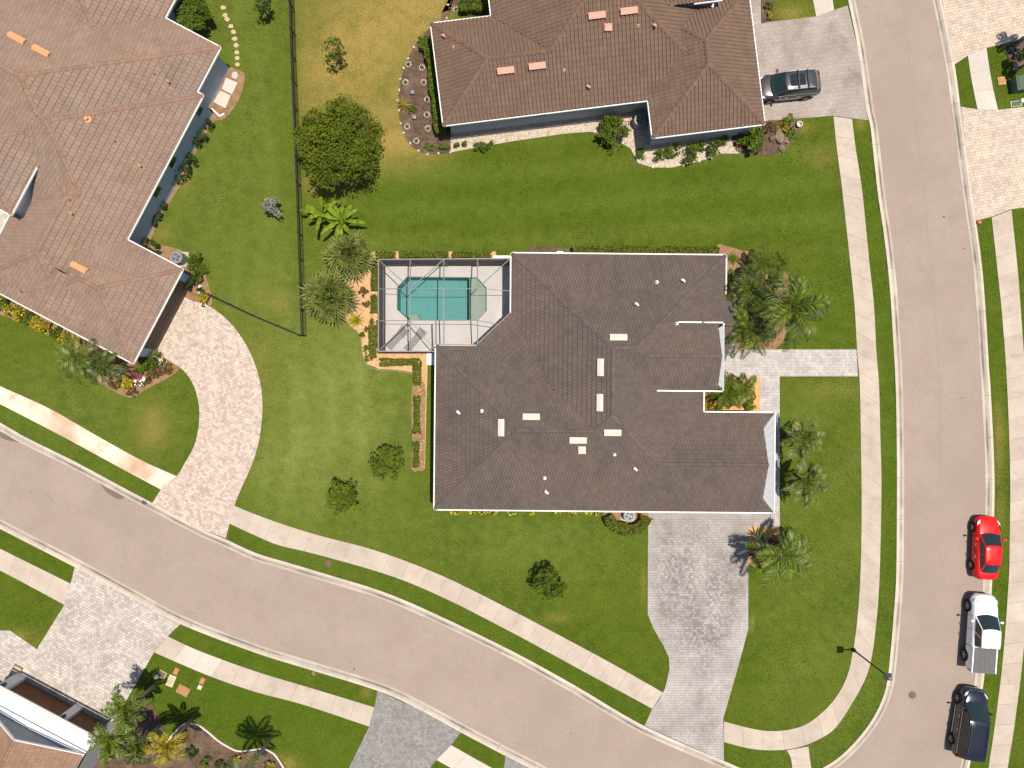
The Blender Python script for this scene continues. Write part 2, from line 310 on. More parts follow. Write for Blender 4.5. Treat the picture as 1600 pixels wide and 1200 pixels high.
G_DARK, G_MID, G_LITE = (.037, .066, .004), (.061, .092, .006), (.093, .117, .011)
G_PALE, G_DRY, G_LUSH = (.172, .192, .046), (.245, .178, .050), (.050, .094, .005)
M = dict(
 grass=grass_mat('grass'),
 road=mat('road_asphalt', (.268, .208, .174), (.296, .233, .198), .35, .9, .15, fine=.11, fscale=14, c3=(.26, .204, .174), bump=.2, bscale=45, stain=((.255, .2, .171), .5)),
 kerb=kerb_mat('kerb_concrete'),
 slab=mat('sidewalk_concrete', (.365, .305, .25), (.435, .37, .31), .7, .9, .15, tint=.06, fine=.10, fscale=18, c3=(.40, .33, .265), stain=((.33, .27, .215), 1.1)),
 slab_pale=mat('bleached_concrete', (.62, .52, .42), (.56, .47, .38), .9, .9, .15, tint=.06, fine=.06, fscale=18, c3=(.36, .22, .12), stain=((.40, .26, .14), .7)),
 slab_white=mat('white_concrete', (.42, .375, .33), (.48, .43, .38), .7, .9, .15, tint=.05, fine=.08, fscale=18),
 joint=mat('joint_dirt', (.12, .10, .075), (.17, .14, .10), 2.0, .95, .1),
 paver_grey=mat('grey_pavers', (.25, .225, .215), (.35, .32, .305), .55, .9, .15, tint=.24, fine=.10, fscale=20, stain=((.20, .17, .155), .33)),
 paver_walk=mat('walk_pavers', (.36, .33, .32), (.45, .41, .385), .9, .9, .15, tint=.12, fine=.08, fscale=20),
 paver_pink=mat('pink_pavers', (.43, .335, .275), (.49, .40, .34), .9, .9, .15, tint=.20, fine=.10, fscale=20, stain=((.39, .33, .30), .9)),
 paver_pale=mat('pale_pavers', (.36, .315, .285), (.46, .41, .37), .7, .9, .15, tint=.18, fine=.10, fscale=20, stain=((.31, .27, .25), .5)),
 paver_dark=mat('charcoal_pavers', (.20, .19, .185), (.24, .225, .22), .8, .9, .15, tint=.16, fine=.1),
 paver_cream=mat('cream_pavers', (.43, .345, .275), (.50, .415, .34), .9, .9, .15, tint=.13, fine=.10, fscale=20, stain=((.40, .335, .28), .8)),
 conc_grey=mat('grey_concrete', (.26, .22, .19), (.33, .285, .255), .5, .9, .15, fine=.10, fscale=9, stain=((.21, .175, .15), .45), tint=.05),
 deck=mat('pool_deck', (.44, .41, .40), (.48, .45, .44), 1.0, .85, .2, fine=.05, fscale=25),
 pool=mat('pool_plaster', (.15, .30, .305), (.17, .33, .33), 1.5, .8, .2, fine=.06, fscale=12),
 shelf=mat('sun_shelf', (.40, .315, .26), (.44, .35, .29), 2.0, .8, .2),
 coping=mat('pool_tile', (.10, .16, .17), (.14, .22, .22), 4, .4, .4),
 water=water_mat('pool_water'),
 tile_main=mat('charcoal_roof_tile', (.083, .065, .058), (.104, .080, .070), .8, .85, .2, tint=.10, fine=.10, fscale=16, c3=(.113, .082, .067)),
 tile_left=mat('tan_roof_tile', (.208, .139, .103), (.238, .163, .124), .8, .85, .2, tint=.08, fine=.10, fscale=16, c3=(.215, .152, .122), stain=((.175, .123, .099), .35)),
 tile_top=mat('brown_barrel_tile', (.138, .089, .064), (.162, .104, .077), .9, .85, .2, tint=.08, fine=.12, fscale=16, c3=(.138, .093, .071)),
 tile_sw=mat('terracotta_roof_tile', (.205, .125, .085), (.24, .148, .10), .9, .85, .2, tint=.10, fine=.1, fscale=16),
 cap_main=mat('charcoal_ridge_cap', (.09, .071, .064), (.11, .087, .077), 2, .85, .2, tint=.12, fine=.1),
 cap_left=mat('tan_ridge_cap', (.215, .132, .094), (.240, .148, .106), 2, .85, .2, tint=.12, fine=.1),
 cap_top=mat('brown_ridge_cap', (.155, .093, .066), (.175, .106, .076), 2, .85, .2, tint=.12, fine=.1),
 under=mat('roof_underlay', (.05, .04, .036), (.06, .05, .042), 3, .95, .1),
 white=mat('white_paint', (.80, .79, .77), (.74, .73, .71), 2, .5, .4, fine=.03),
 white_metal=mat('white_metal', (.78, .79, .80), (.72, .73, .75), 1.5, .35, .5, tint=.03),
 white_metal_shaded=mat('shaded_white_metal', (.36, .36, .38), (.33, .33, .35), 1.5, .45, .4, tint=.03),  # white metal greyed in colour to stand for duller light on these slopes
 stucco=mat('white_stucco', (.70, .68, .65), (.64, .62, .60), 2, .9, .2, bump=.2),
 stucco_grey=mat('grey_stucco', (.34, .34, .35), (.38, .38, .39), 1.2, .9, .2, bump=.2),
 stucco_blue=mat('blue_grey_stucco', (.34, .40, .46), (.38, .44, .50), 1.2, .9, .2, bump=.2),
 vent_cream=mat('cream_vent', (.60, .52, .44), (.55, .475, .40), 3, .6, .3, fine=.05),
 vent_pink=mat('salmon_vent', (.62, .30, .22), (.56, .27, .20), 3, .6, .3, fine=.06),
 vent_orange=mat('terracotta_vent', (.60, .28, .13), (.54, .25, .12), 3, .6, .3, fine=.06),
 glass=mat('dark_window', (.015, .018, .022), None, 1, .08, .6),
 wood=mat('brown_garage_door', (.13, .062, .026), (.17, .085, .038), 2.0, .6, .3, fine=.15, fscale=8),
 wood2=mat('dark_garage_door', (.085, .052, .038), (.10, .065, .045), 2.0, .6, .3, fine=.1),
 ac_paint=mat('grey_ac_paint', (.17, .175, .185), (.21, .215, .225), 4, .5, .4),
 black_metal=mat('black_metal', (.012, .012, .013), (.018, .018, .019), 4, .45, .4),
 cage=mat('bronze_frame', (.15, .138, .138), (.18, .165, .165), 4, .45, .4),
 screen_side=screen_mat('insect_screen', (.075, .062, .068), .93),
 screen_top=screen_mat('roof_screen', (.06, .055, .055), .10),
 grey_metal=mat('grey_metal', (.33, .34, .35), (.38, .39, .40), 4, .45, .5, metal=.2),
 dark_grey=mat('dark_grey', (.045, .047, .05), (.06, .062, .066), 6, .6, .4),
 sling=mat('grey_sling', (.20, .20, .205), (.24, .24, .245), 12, .8, .2),
 mulch_tan=mat('tan_mulch', (.42, .25, .12), (.52, .34, .19), 3.0, .95, .1, fine=.3, fscale=22, tint=.3, bump=.5),
 mulch_orange=mat('orange_mulch', (.50, .26, .09), (.58, .34, .14), 3.0, .95, .1, fine=.3, fscale=22, tint=.3, bump=.5),
 mulch_dark=mat('dark_mulch', (.075, .048, .034), (.12, .08, .058), 3.0, .95, .1, fine=.35, fscale=20, tint=.4, bump=.5, c3=(.15, .10, .07)),
 mulch_brown=mat('brown_mulch', (.20, .115, .06), (.28, .175, .10), 2.0, .95, .1, fine=.3, fscale=20, tint=.35, bump=.5),
 gravel=mat('pale_gravel', (.36, .295, .225), (.50, .42, .335), 5.0, .95, .1, fine=.35, fscale=14, tint=.4, bump=.5, stain=((.26, .20, .14), 1.6)),
 stone=mat('pale_stone', (.50, .44, .37), (.62, .55, .47), 2.5, .9, .2, fine=.15, tint=.15, bump=.3),
 rock=mat('brown_rock', (.17, .115, .085), (.27, .19, .14), 3.0, .9, .2, fine=.25, tint=.15, bump=.6, bscale=8),
 bark=mat('tree_bark', (.13, .10, .075), (.20, .16, .12), 6.0, .9, .1, fine=.2),
 palm_bark=mat('palm_trunk', (.22, .20, .17), (.30, .27, .23), 8.0, .9, .1, fine=.25),
 leaf_oak=mat('oak_leaf', (.066, .092, .007), (.118, .140, .013), .8, .65, .12, tint=.45, trans=.2),
 leaf_citrus=mat('citrus_leaf', (.075, .112, .009), (.125, .155, .015), 2, .6, .15, tint=.55, trans=.2),
 leaf_dark=mat('dark_leaf', (0.024, 0.042, 0.007), (0.048, 0.072, 0.011), 2, .65, .15, tint=.5, trans=.2),
 leaf_mid=mat('green_leaf', (0.058, 0.092, 0.008), (0.1, 0.132, 0.013), 2, .65, .15, tint=.5, trans=.2),
 leaf_lite=mat('bright_leaf', (.080, .135, .010), (.120, .170, .015), 2, .65, .15, tint=.4, trans=.25),
 leaf_red=mat('bronze_leaf', (.11, .060, .022), (.16, .085, .03), 2, .55, .3, tint=.5, trans=.2),
 leaf_yellow=mat('yellow_leaf', (.30, .22, .012), (.20, .19, .012), 1.5, .55, .3, tint=.4, trans=.2),
 leaf_pale=mat('silvery_leaf', (.085, .105, .06), (.12, .135, .085), 2, .6, .3, tint=.4, trans=.2),
 leaf_grey=mat('grey_twig', (.16, .15, .13), (.22, .20, .17), 3, .8, .2, tint=.4),
 hedge=mat('hedge_leaf', (0.078, 0.098, 0.01), (0.118, 0.132, 0.015), 1.5, .65, .15, tint=.5, trans=.2),
 frond=mat('palm_frond', (.036, .060, .006), (.082, .108, .012), .9, .42, .45, tint=.75, trans=.18),
 frond_mix=mat('mid_palm_frond', (.055, .082, .008), (.115, .138, .016), .9, .42, .45, tint=.7, trans=.18),
 frond_lite=mat('fresh_palm_frond', (.078, .120, .009), (.135, .175, .016), .9, .45, .4, tint=.65, trans=.2),
 frond_yellow=mat('golden_palm_frond', (.21, .165, .010), (.33, .25, .015), .9, .5, .35, tint=.55, trans=.2),
 frond_fan=mat('fan_palm_frond', (.115, .135, .026), (.165, .175, .042), .9, .6, .2, tint=.5, trans=.2),
 frond_tan=mat('dry_palm_frond', (.27, .21, .13), (.34, .27, .18), .9, .7, .1, tint=.3, trans=.2),
 banana=mat('banana_leaf', (.125, .185, .010), (.17, .225, .016), .8, .55, .15, tint=.35, trans=.25),
 flower_white=mat('white_flower', (.75, .72, .68), None, 2, .7, .2, tint=.2),
 flower_red=mat('magenta_flower', (.22, .05, .07), (.28, .07, .08), 2, .7, .2, tint=.4),
 flower_yellow=mat('yellow_flower', (.55, .42, .03), (.42, .36, .03), 2, .7, .2, tint=.35),
 red=mat('red_paint', (.60, .004, .004), None, 1, .35, .3, coat=.5),
 carwhite=mat('white_car_paint', (.74, .74, .75), None, 1, .25, .5, coat=.9),
 navy=mat('navy_car_paint', (.008, .010, .020), None, 1, .2, .5, coat=1.0),
 graphite=mat('graphite_car_paint', (.075, .072, .08), None, 1, .3, .5, metal=.55, coat=1.0),
 carglass=mat('car_glass', (.012, .022, .022), None, 1, .05, .55, coat=.5),
 tyre=mat('tyre_rubber', (.014, .013, .013), None, 1, .8, .2),
 rim=mat('alloy_rim', (.42, .42, .43), None, 1, .3, .5, metal=.7),
 chrome=mat('chrome_trim', (.75, .75, .76), None, 1, .12, .5, metal=1.0),
 lampglass=mat('headlamp_lens', (.60, .60, .62), None, 1, .1, .6),
 redlens=mat('tail_lamp_lens', (.50, .012, .012), None, 1, .15, .6),
 tonneau=mat('tonneau_vinyl', (.085, .082, .08), (.10, .098, .095), 3, .55, .3),
 seam=mat('tar_seam', (.255, .20, .173), (.275, .217, .19), 1.0, .9, .15, fine=.2, fscale=10),
 oil=mat('oil_spot', (.075, .06, .052), (.10, .08, .07), 8, .7, .3),
 wet=mat('wet_asphalt', (.12, .093, .078), (.14, .11, .093), 1.0, .6, .4, fine=.12, fscale=14),
 iron=mat('iron_cover', (.10, .068, .055), (.13, .09, .072), 6, .7, .3, fine=.2),
 orange_lid=mat('orange_lid', (.30, .155, .07), (.34, .185, .09), 4, .8, .2, fine=.1),
 tan_lid=mat('tan_lid', (.40, .30, .17), (.46, .36, .22), 4, .8, .2, fine=.15),
 green_cap=mat('pale_green_cap', (.55, .72, .52), None, 2, .6, .3),
 green_box=mat('green_utility_paint', (.05, .09, .06), (.06, .10, .07), 3, .6, .3),
 terracotta=mat('terracotta', (.42, .15, .07), (.48, .18, .09), 4, .8, .2),
)
# ------------------------------------------------------------------ ground plan (survey of the place)
KL = smooth(PP([(-160, 572), (-80, 618), (0, 660), (42, 684), (115, 720), (197, 764), (237, 785), (315, 826), (352, 842), (400, 864), (450, 879), (520, 900), (600, 925), (682, 960), (800, 1017), (900, 1072), (1006, 1134), (1127, 1187), (1175, 1207), (1215, 1219), (1250, 1215), (1290, 1197), (1320, 1175), (1350, 1142), (1372, 1107), (1385, 1070), (1391, 1020), (1396, 962), (1400, 900), (1401, 800), (1401, 700), (1399, 600), (1395, 525), (1390, 450), (1382, 375), (1371, 300), (1360, 200), (1354, 172), (1340, 75), (1325, 0), (1310, -80), (1295, -160)]), 4)
KR = smooth(PP([(1430, -160), (1452, -80), (1471, 0), (1491, 100), (1500, 165), (1518, 300), (1535, 425), (1545, 575), (1547, 600), (1553, 725), (1553, 805), (1549, 925), (1536, 1070), (1515, 1195), (1495, 1300), (1478, 1400)]), 4)
KS = smooth(PP([(1110, 1370), (960, 1275), (850, 1212), (790, 1181), (720, 1144), (650, 1106), (590, 1079), (480, 1045), (397, 1019), (282, 975), (200, 931), (117, 886), (0, 826), (-80, 783), (-160, 738)]), 4)
def off_line(pts, d):                       # offset to the right of travel
    out = []
    for i, p in enumerate(pts):
        a = pts[max(i-1, 0)]; b = pts[min(i+1, len(pts)-1)]; dx, dy = b[0]-a[0], b[1]-a[1]; l = math.hypot(dx, dy) or 1
        out.append((p[0]+dy/l*d, p[1]-dx/l*d))
    return out
def road_poly(d): return off_line(KL, d) + off_line(KR, d) + off_line(KS, d)
ROAD = road_poly(.25)
def sheet(name, poly, z, m, kind='structure', parent=None, label=None):
    mb = MB(); mb.add([(x, y, z) for x, y in ccw(poly)], [list(range(len(poly)))], .5)
    return mb.build(name, m, parent, kind=kind, label=label)
HARD = [road_poly(0.0)]                      # everything that grass does not grow on
sheet('road', ROAD, -0.10, M['road'], label='pale worn asphalt street curving past the corner lot')
# painted-free asphalt: damp patches under the gutter outlets
for pts in ([(0, 668), (22, 682), (36, 692), (20, 690), (0, 684)], [(148, 742), (175, 758), (196, 771), (190, 780), (178, 778), (162, 766)]):
    o = sheet('damp_patch', smooth(PP(pts), 4, True), -0.094, M['wet'])

def strip(name, line, w, z, m, **kw):
    mb = MB(); o = off_line(line, w)
    for i in range(len(line)-1): mb.add([(*line[i], z), (*line[i+1], z), (*o[i+1], z), (*o[i], z)], [[3, 2, 1, 0]], .5)
    return mb.build(name, M[m], **kw)
strip('tar_seam', smooth(PP([(1408, -40), (1418, 60), (1432, 180), (1449, 330), (1461, 450), (1468, 560), (1471, 640), (1472, 760)]), 6), .05, -.0945, 'seam', kind='structure')
strip('tar_seam', smooth(PP([(-40, 706), (90, 776), (230, 850), (390, 928), (520, 968)]), 6), .05, -.0945, 'seam', kind='structure')
for px, py, r_ in ((1476, 338, .09), (1354, 9, .05), (553, 1046, .07), (309, 951, .05), (47, 769, .05), (80, 781, .05), (1504, 622, .06), (820, 1138, .05), (892, 1147, .05), (1507, 388, .07)):
    mb = MB(); x, y = P(px, py); mb.add([(x+r_*math.cos(a*.7854+px), y+r_*.8*math.sin(a*.7854+px)*(1+.2*(a % 2)), -.094) for a in range(8)], [list(range(8))], .5); mb.build('oil_spot', M['oil'], kind='structure')
KPROF = [(0, -.2), (0, .03), (.17, .03), (.29, -.055), (.35, -.074), (.43, -.074), (.60, -.085), (.60, -.2)]
KDIRT = [0, 0, .12, .75, .95, .35, 0]
def kerb(line, label):
    root = link(bpy.data.objects.new('kerb', None)); tag(root, label, None, None, 'structure')
    s = arclen(line); n = int(s[-1] / 3.05)
    for i in range(n):
        a, b = i*s[-1]/n + .008, (i+1)*s[-1]/n - .008; m = 6; rows = []
        pts = [at_len(line, s, a+(b-a)*j/m) for j in range(m+1)]
        for j in range(m+1):
            p = pts[j]; q0 = at_len(line, s, a+(b-a)*j/m-.05); q1 = at_len(line, s, a+(b-a)*j/m+.05)
            dx, dy = q1[0]-q0[0], q1[1]-q0[1]; l = math.hypot(dx, dy) or 1
            rows.append([(p[0]+dy/l*d, p[1]-dx/l*d, z) for d, z in KPROF])
        k = len(KPROF); V = [p for r in rows for p in r]; F = []; D = []
        for j in range(m):
            for c in range(k-1): F.append([j*k+c, j*k+c+1, (j+1)*k+c+1, (j+1)*k+c]); D.append(KDIRT[c])
        F += [list(range(k)), [m*k+c for c in range(k)][::-1]]; D += [.6, .6]
        me = bpy.data.meshes.new('kerb_segment'); me.from_pydata(V, [], [f[::-1] for f in F])
        t = random.random()
        at = me.attributes.new('tint', 'FLOAT', 'FACE'); at.data.foreach_set('value', [t]*len(F))
        at = me.attributes.new('dirt', 'FLOAT', 'FACE'); at.data.foreach_set('value', D)
        me.materials.append(M['kerb']); mk('kerb_segment', me, root)
kerb(KL, 'rolled concrete kerb running round the corner lot')
kerb(KR, 'rolled concrete kerb beside the parked cars')
kerb(KS, 'rolled concrete kerb on the far side of the curving street')

def sidewalk(Lp, Rp, label, m='slab', step=1.5, m2=None, subs=4):
    L = smooth(PP(Lp), 5); Rr = smooth(PP(Rp), 5); sl, sr = arclen(L), arclen(Rr)
    n = max(1, round((sl[-1]+sr[-1])/2/step)); poly = L + Rr[::-1]; HARD.append(poly)
    root = sheet('sidewalk', poly, .008, M['joint'], label=label)
    for i in range(n):
        a, b = (i+.004)/n, (i+1-.004)/n
        p = [at_len(L, sl, (a+(b-a)*j/subs)*sl[-1]) for j in range(subs+1)] + [at_len(Rr, sr, (b+(a-b)*j/subs)*sr[-1]) for j in range(subs+1)]
        mb = MB(); mb.prism(p, -.05, .032+random.uniform(-.003, .003)); mm = m2 if (m2 and random.random() < .3) else m
        mb.build('paving_slab', M[mm], root)
sidewalk([(1302, 182), (1307, 230), (1316, 300), (1327, 400), (1335, 480), (1339, 550), (1343, 600), (1345, 700), (1346, 800), (1344, 900), (1339, 970), (1332, 1020), (1322, 1060), (1300, 1097), (1267, 1127), (1237, 1139), (1200, 1142), (1165, 1136), (1131, 1127)],
         [(1331, 186), (1336, 227), (1347, 300), (1357, 400), (1365, 475), (1369, 550), (1373, 600), (1375, 675), (1377, 750), (1376, 825), (1374, 900), (1370, 962), (1362, 1025), (1352, 1060), (1332, 1097), (1305, 1137), (1277, 1156), (1240, 1169), (1200, 1172), (1165, 1168), (1131, 1159)],
         'concrete sidewalk sweeping round the street corner', 'slab')
sidewalk([(1229, 1172), (1236, 1186), (1240, 1225)], [(1263, 1166), (1265, 1184), (1271, 1222)], 'short concrete ramp from the corner sidewalk to the street')
sidewalk([(366, 790), (400, 804), (445, 820), (500, 837), (590, 861), (692, 900), (797, 952), (860, 985), (955, 1036), (1036, 1082)],
         [(357, 817), (400, 837), (437, 852), (495, 866), (612, 900), (700, 937), (800, 988), (850, 1015), (912, 1049), (1019, 1107)], 'concrete sidewalk between the grey and the pink driveway')
sidewalk([(-60, 572), (0, 603), (75, 637), (145, 677), (217, 717), (276, 744)], [(-75, 592), (0, 631), (85, 675), (150, 710), (205, 740), (252, 765)], 'bleached rust stained sidewalk before the tan roofed house', 'slab_pale')
sidewalk([(-60, 826), (0, 857), (85, 899), (111, 912)], [(-75, 853), (0, 891), (55, 920), (101, 945)], 'sidewalk ending at the pale paver driveway across the street', 'slab')
sidewalk([(262, 994), (312, 1017), (400, 1049), (490, 1076), (585, 1105)], [(241, 1019), (325, 1055), (400, 1081), (475, 1101), (577, 1135)], 'sidewalk between the pale and the charcoal driveway', 'slab', m2='slab_white')
sidewalk([(705, 1164), (762, 1196), (830, 1232)], [(682, 1187), (745, 1222), (815, 1260)], 'white concrete sidewalk right of the charcoal driveway', 'slab_white')
sidewalk([(1512, 87), (1516, 115), (1521, 142), (1527, 171)], [(1541, 75), (1546, 110), (1552, 142), (1559, 172)], 'short white sidewalk between two cream driveways', 'slab_white')
sidewalk([(1549, 340), (1557, 412), (1566, 500), (1573, 600), (1577, 700), (1578, 775), (1577, 850), (1576, 900), (1567, 1025), (1555, 1125), (1544, 1200), (1530, 1290)],
         [(1580, 328), (1590, 425), (1597, 520), (1603, 600), (1608, 700), (1610, 775), (1609, 850), (1607, 900), (1598, 1025), (1585, 1130), (1574, 1200), (1560, 1290)], 'concrete sidewalk on the far side of the parked cars', 'slab')
sidewalk([(1255, -80), (1266, -20), (1275, 26)], [(1290, -80), (1298, -20), (1303, 16)], 'sidewalk stub above the wide grey driveway', 'slab_white')

def rows_tiles(poly, ang, w, l, bond, fn):
    """cut a polygon into a running bond of cells; fn(cellpoly, a0, a1, b0, b1)"""
    ca, sa = math.cos(ang), math.sin(ang)
    loc = [(p[0]*ca+p[1]*sa, -p[0]*sa+p[1]*ca) for p in poly]
    b0 = min(p[1] for p in loc); b1 = max(p[1] for p in loc); j = math.floor(b0/w)
    while j*w < b1:
        row = clip_hp(clip_hp(loc, 0, 1, -j*w), 0, -1, (j+1)*w)
        if len(row) > 2:
            x0 = min(p[0] for p in row); x1 = max(p[0] for p in row); o = (j % 2)*bond*l; i = math.floor((x0-o)/l)
            while i*l+o < x1:
                c = clip_hp(clip_hp(row, 1, 0, -(i*l+o)), -1, 0, (i+1)*l+o)
                if len(c) > 2 and abs(area(c)) > w*l*.02: fn(c, i*l+o, (i+1)*l+o, j*w, (j+1)*w, ca, sa)
                i += 1
        j += 1
def driveway(name, poly, label, mkey, ang, w=.20, l=.24, gap=.006, z=.032, relief=.004, base='joint', tintfn=None):
    HARD.append(poly)
    root = sheet(name, poly, .010, M[base], label=label); mb = MB()
    def put(c, a0, a1, b0, b1, ca, sa):
        c = clip_hp(clip_hp(clip_hp(clip_hp(c, 1, 0, -(a0+gap)), -1, 0, a1-gap), 0, 1, -(b0+gap)), 0, -1, b1-gap)
        if len(c) < 3: return
        zz = z + random.uniform(-relief, relief); n = len(c)
        W = [(p[0]*ca-p[1]*sa, p[0]*sa+p[1]*ca) for p in c]; W = ccw(W)
        mb.add([(x, y, .008) for x, y in W] + [(x, y, zz) for x, y in W], [list(range(n, 2*n))] + [[i, (i+1) % n, n+(i+1) % n, n+i] for i in range(n)], tintfn(*W[0]) if tintfn else None)
    rows_tiles(poly, ang, w, l, .5, put)
    mb.build('pavers', M[mkey], root, kind='stuff'); return root
D_MAIN = PP([(1013, 760), (1211, 760), (1211, 590), (1140, 590), (1140, 547), (1338, 547), (1340, 588), (1218, 588), (1218, 823), (1170, 823), (1169, 900), (1169, 982), (1160, 1017), (1145, 1070), (1130, 1122), (1131, 1188), (1090, 1170), (1040, 1148), (1007, 1130), (1019, 1107), (1030, 1093), (1039, 1075), (1046, 1045), (1045, 1027), (1037, 1010), (1020, 980), (1012, 960), (1012, 900)])
D_A = PP([(1013, 760), (1203, 760), (1203, 823), (1170, 823), (1169, 900), (1169, 982), (1160, 1017), (1145, 1070), (1130, 1122), (1131, 1188.6), (1090, 1170.6), (1040, 1148.8), (1007, 1133.6), (1019, 1107), (1030, 1093), (1039, 1075), (1046, 1045), (1045, 1027), (1037, 1010), (1020, 980), (1012, 960), (1012, 900)])
def worn(x, y):       # years of tyre grime darkened the parking bays; the rim stayed clean
    px, py = x*S+800, 600-y*S; g = 0
    for cx, cy, rx, ry, w_ in ((1062, 905, 38, 75, 1), (1128, 915, 32, 70, .9), (1100, 985, 45, 40, 1), (1085, 850, 50, 40, .6), (1100, 1030, 18, 30, .8)): g = max(g, w_*math.exp(-(((px-cx)/rx)**4+((py-cy)/ry)**4)))
    return (.62+.33*random.random())*(1-g)+g*(random.random()*1.0-.25)
driveway('driveway', D_A, 'weathered grey paver driveway of the charcoal roofed house', 'paver_grey', 0, .19, .19, tintfn=worn)
driveway('path', PP([(1085, 546), (1338, 546), (1340, 588), (1218, 588), (1218, 823), (1204, 823), (1204, 650), (1187, 645), (1187, 589), (1085, 589)]), 'light grey paver walk along the front of the charcoal roofed house', 'paver_walk', 0, .21, .21, relief=.003)
D_L = smooth(PP([(300, 470), (330, 480), (365, 510), (393, 555), (409, 610), (408, 670), (396, 720), (374, 770), (365, 795), (353, 841)]), 4) + PP([(315, 826), (238, 785.6)]) + smooth(PP([(239, 786), (252, 765), (276, 744), (291, 720), (306, 690), (312, 645), (304, 605), (286, 578), (262, 562), (232, 548)]), 4)[1:] + PP([(215, 540), (262, 450)])
driveway('driveway', D_L, 'curved pink paver driveway of the tan roofed house', 'paver_pink', R(-20), .19, .21)
driveway('driveway', PP([(1150, -60), (1188, -60), (1189, 37), (1200, 35), (1275, 26), (1302, 16), (1324, 9), (1340, 75), (1354, 172), (1356, 188), (1331, 185), (1302, 181), (1200, 189), (1150, 195)]), 'wide smooth grey driveway under the parked dark SUV', 'conc_grey', R(7), .30, .45, gap=.003, relief=.001)
driveway('driveway', PP([(1471, -4), (1440, -100), (1640, -100), (1640, 54), (1600, 62), (1541, 75), (1512, 87), (1491, 101), (1480, 45)]), 'cream paver driveway above the short white sidewalk', 'paver_cream', R(12), .22, .26)
driveway('driveway', PP([(1501, 167), (1526, 171), (1559, 172), (1640, 163), (1640, 320), (1580, 327), (1548, 339), (1524, 345), (1517, 298)]), 'pale cream paver driveway below the short white sidewalk', 'paver_cream', R(8), .22, .26)
driveway('driveway', PP([(117, 886), (200, 931), (282, 975), (262, 994), (241, 1019), (222, 1052), (200, 1090), (185, 1122), (150, 1140), (20, 1072), (-60, 1030), (-60, 1010), (0, 985), (16, 985), (58, 1014), (101, 945), (111, 912)]), 'pale paver driveway in front of two brown garage doors', 'paver_pale', R(-28), .21, .24)
driveway('driveway', PP([(590, 1079), (650, 1106), (720, 1144), (705, 1164), (682, 1187), (660, 1215), (630, 1260), (510, 1260), (545, 1200), (577, 1135), (585, 1105)]), 'charcoal paver driveway between two white sidewalks', 'paver_dark', R(-30), .2, .2)
driveway('driveway', PP([(790, 1181), (850, 1212), (900, 1240), (780, 1250)]), 'small corner of a charcoal paver driveway beside the kerb', 'paver_dark', R(-30), .2, .2)

NBED = [0]
def bed(pts, mkey, label, chips=40, size=.07, sm=True, kind='gravel'):
    poly = smooth(PP(pts), 3, True) if sm else PP(pts)
    HARD.append(poly); root = sheet('planting_bed', poly, .012+.0014*NBED[0], M[mkey], label=label); NBED[0] += 1
    n = int(abs(area(poly))*chips)
    if n: 
        q = rand_in(poly, n); C = np.column_stack([q, np.full(n, .022+.0014*NBED[0])+RNG.uniform(0, .02, n)])
        me = leaf_mesh('chips', C, size*.9, size*1.6, M[mkey], up=1.6); o = mk('chips', me, root); o['kind'] = 'stuff'
    return root
def leaf_mesh(name, C, wid, leng, m, up=.7, rng=RNG, tint=None, axis=None, fold=0.0):
    n = len(C); C = np.asarray(C); N = rng.normal(size=(n, 3)); N[:, 2] = np.abs(N[:, 2]) + up; N /= np.linalg.norm(N, axis=1)[:, None]
    A = rng.normal(size=(n, 3)) if axis is None else axis + rng.normal(size=(n, 3))*.25
    A -= (A*N).sum(1)[:, None]*N; A /= np.linalg.norm(A, axis=1)[:, None]; B = np.cross(N, A)
    sc = rng.uniform(.65, 1.35, n)[:, None]
    V = np.stack([C-A*leng*.5*sc, C+B*wid*.5*sc, C+A*leng*.5*sc, C-B*wid*.5*sc], axis=1)
    return np_mesh(name, V, 4, rng.uniform(0, 1, n) if tint is None else tint, m)

bed([(583, 393), (775, 393), (775, 408), (597, 408), (597, 548), (668, 550), (668, 577), (666, 640), (664, 732), (645, 734), (644, 640), (647, 582), (620, 578), (592, 576), (574, 569), (566, 552), (564, 530), (557, 516), (544, 505), (532, 480), (540, 440), (565, 405)], 'mulch_tan', 'tan mulch bed wrapping the pool enclosure', sm=False)
bed([(645, 600), (664, 600), (664, 655), (663, 728), (655, 735), (643, 732), (645, 690), (643, 650)], 'mulch_brown', 'narrow brown bed with a low hedge beside the charcoal roof')
HARD.pop()
bed([(826, 385), (895, 388), (1125, 389), (1125, 402), (826, 402)], 'mulch_dark', 'thin mulch strip along the north wall of the charcoal roofed house', 15, sm=False)
bed([(1110, 393), (1160, 392), (1195, 396), (1225, 420), (1238, 460), (1232, 505), (1212, 545), (1140, 547), (1110, 547)], 'mulch_brown', 'mulch bed under the large feather palm beside the front walk')
bed([(1090, 589), (1187, 589), (1187, 646), (1090, 646)], 'mulch_orange', 'orange mulch bed in the nook beside the garage', sm=False)
bed([(1170, 823), (1218, 823), (1220, 868), (1195, 880), (1169, 884)], 'mulch_orange', 'orange mulch corner bed beside the grey driveway', sm=False)
bed([(945, 785), (1017, 785), (1015, 812), (1002, 826), (982, 831), (962, 825), (948, 812)], 'mulch_brown', 'small bed around the air conditioner below the south eave', 10)
bed([(700, -40), (702, 20), (668, 47), (648, 72), (634, 100), (624, 137), (623, 175), (630, 207), (641, 226), (655, 236), (670, 240), (705, 237), (706, 205), (690, 180), (690, 20), (770, 26), (780, -40)], 'mulch_dark', 'dark mulch bed with pale ring planters beside the brown barrel tile roof', 55)
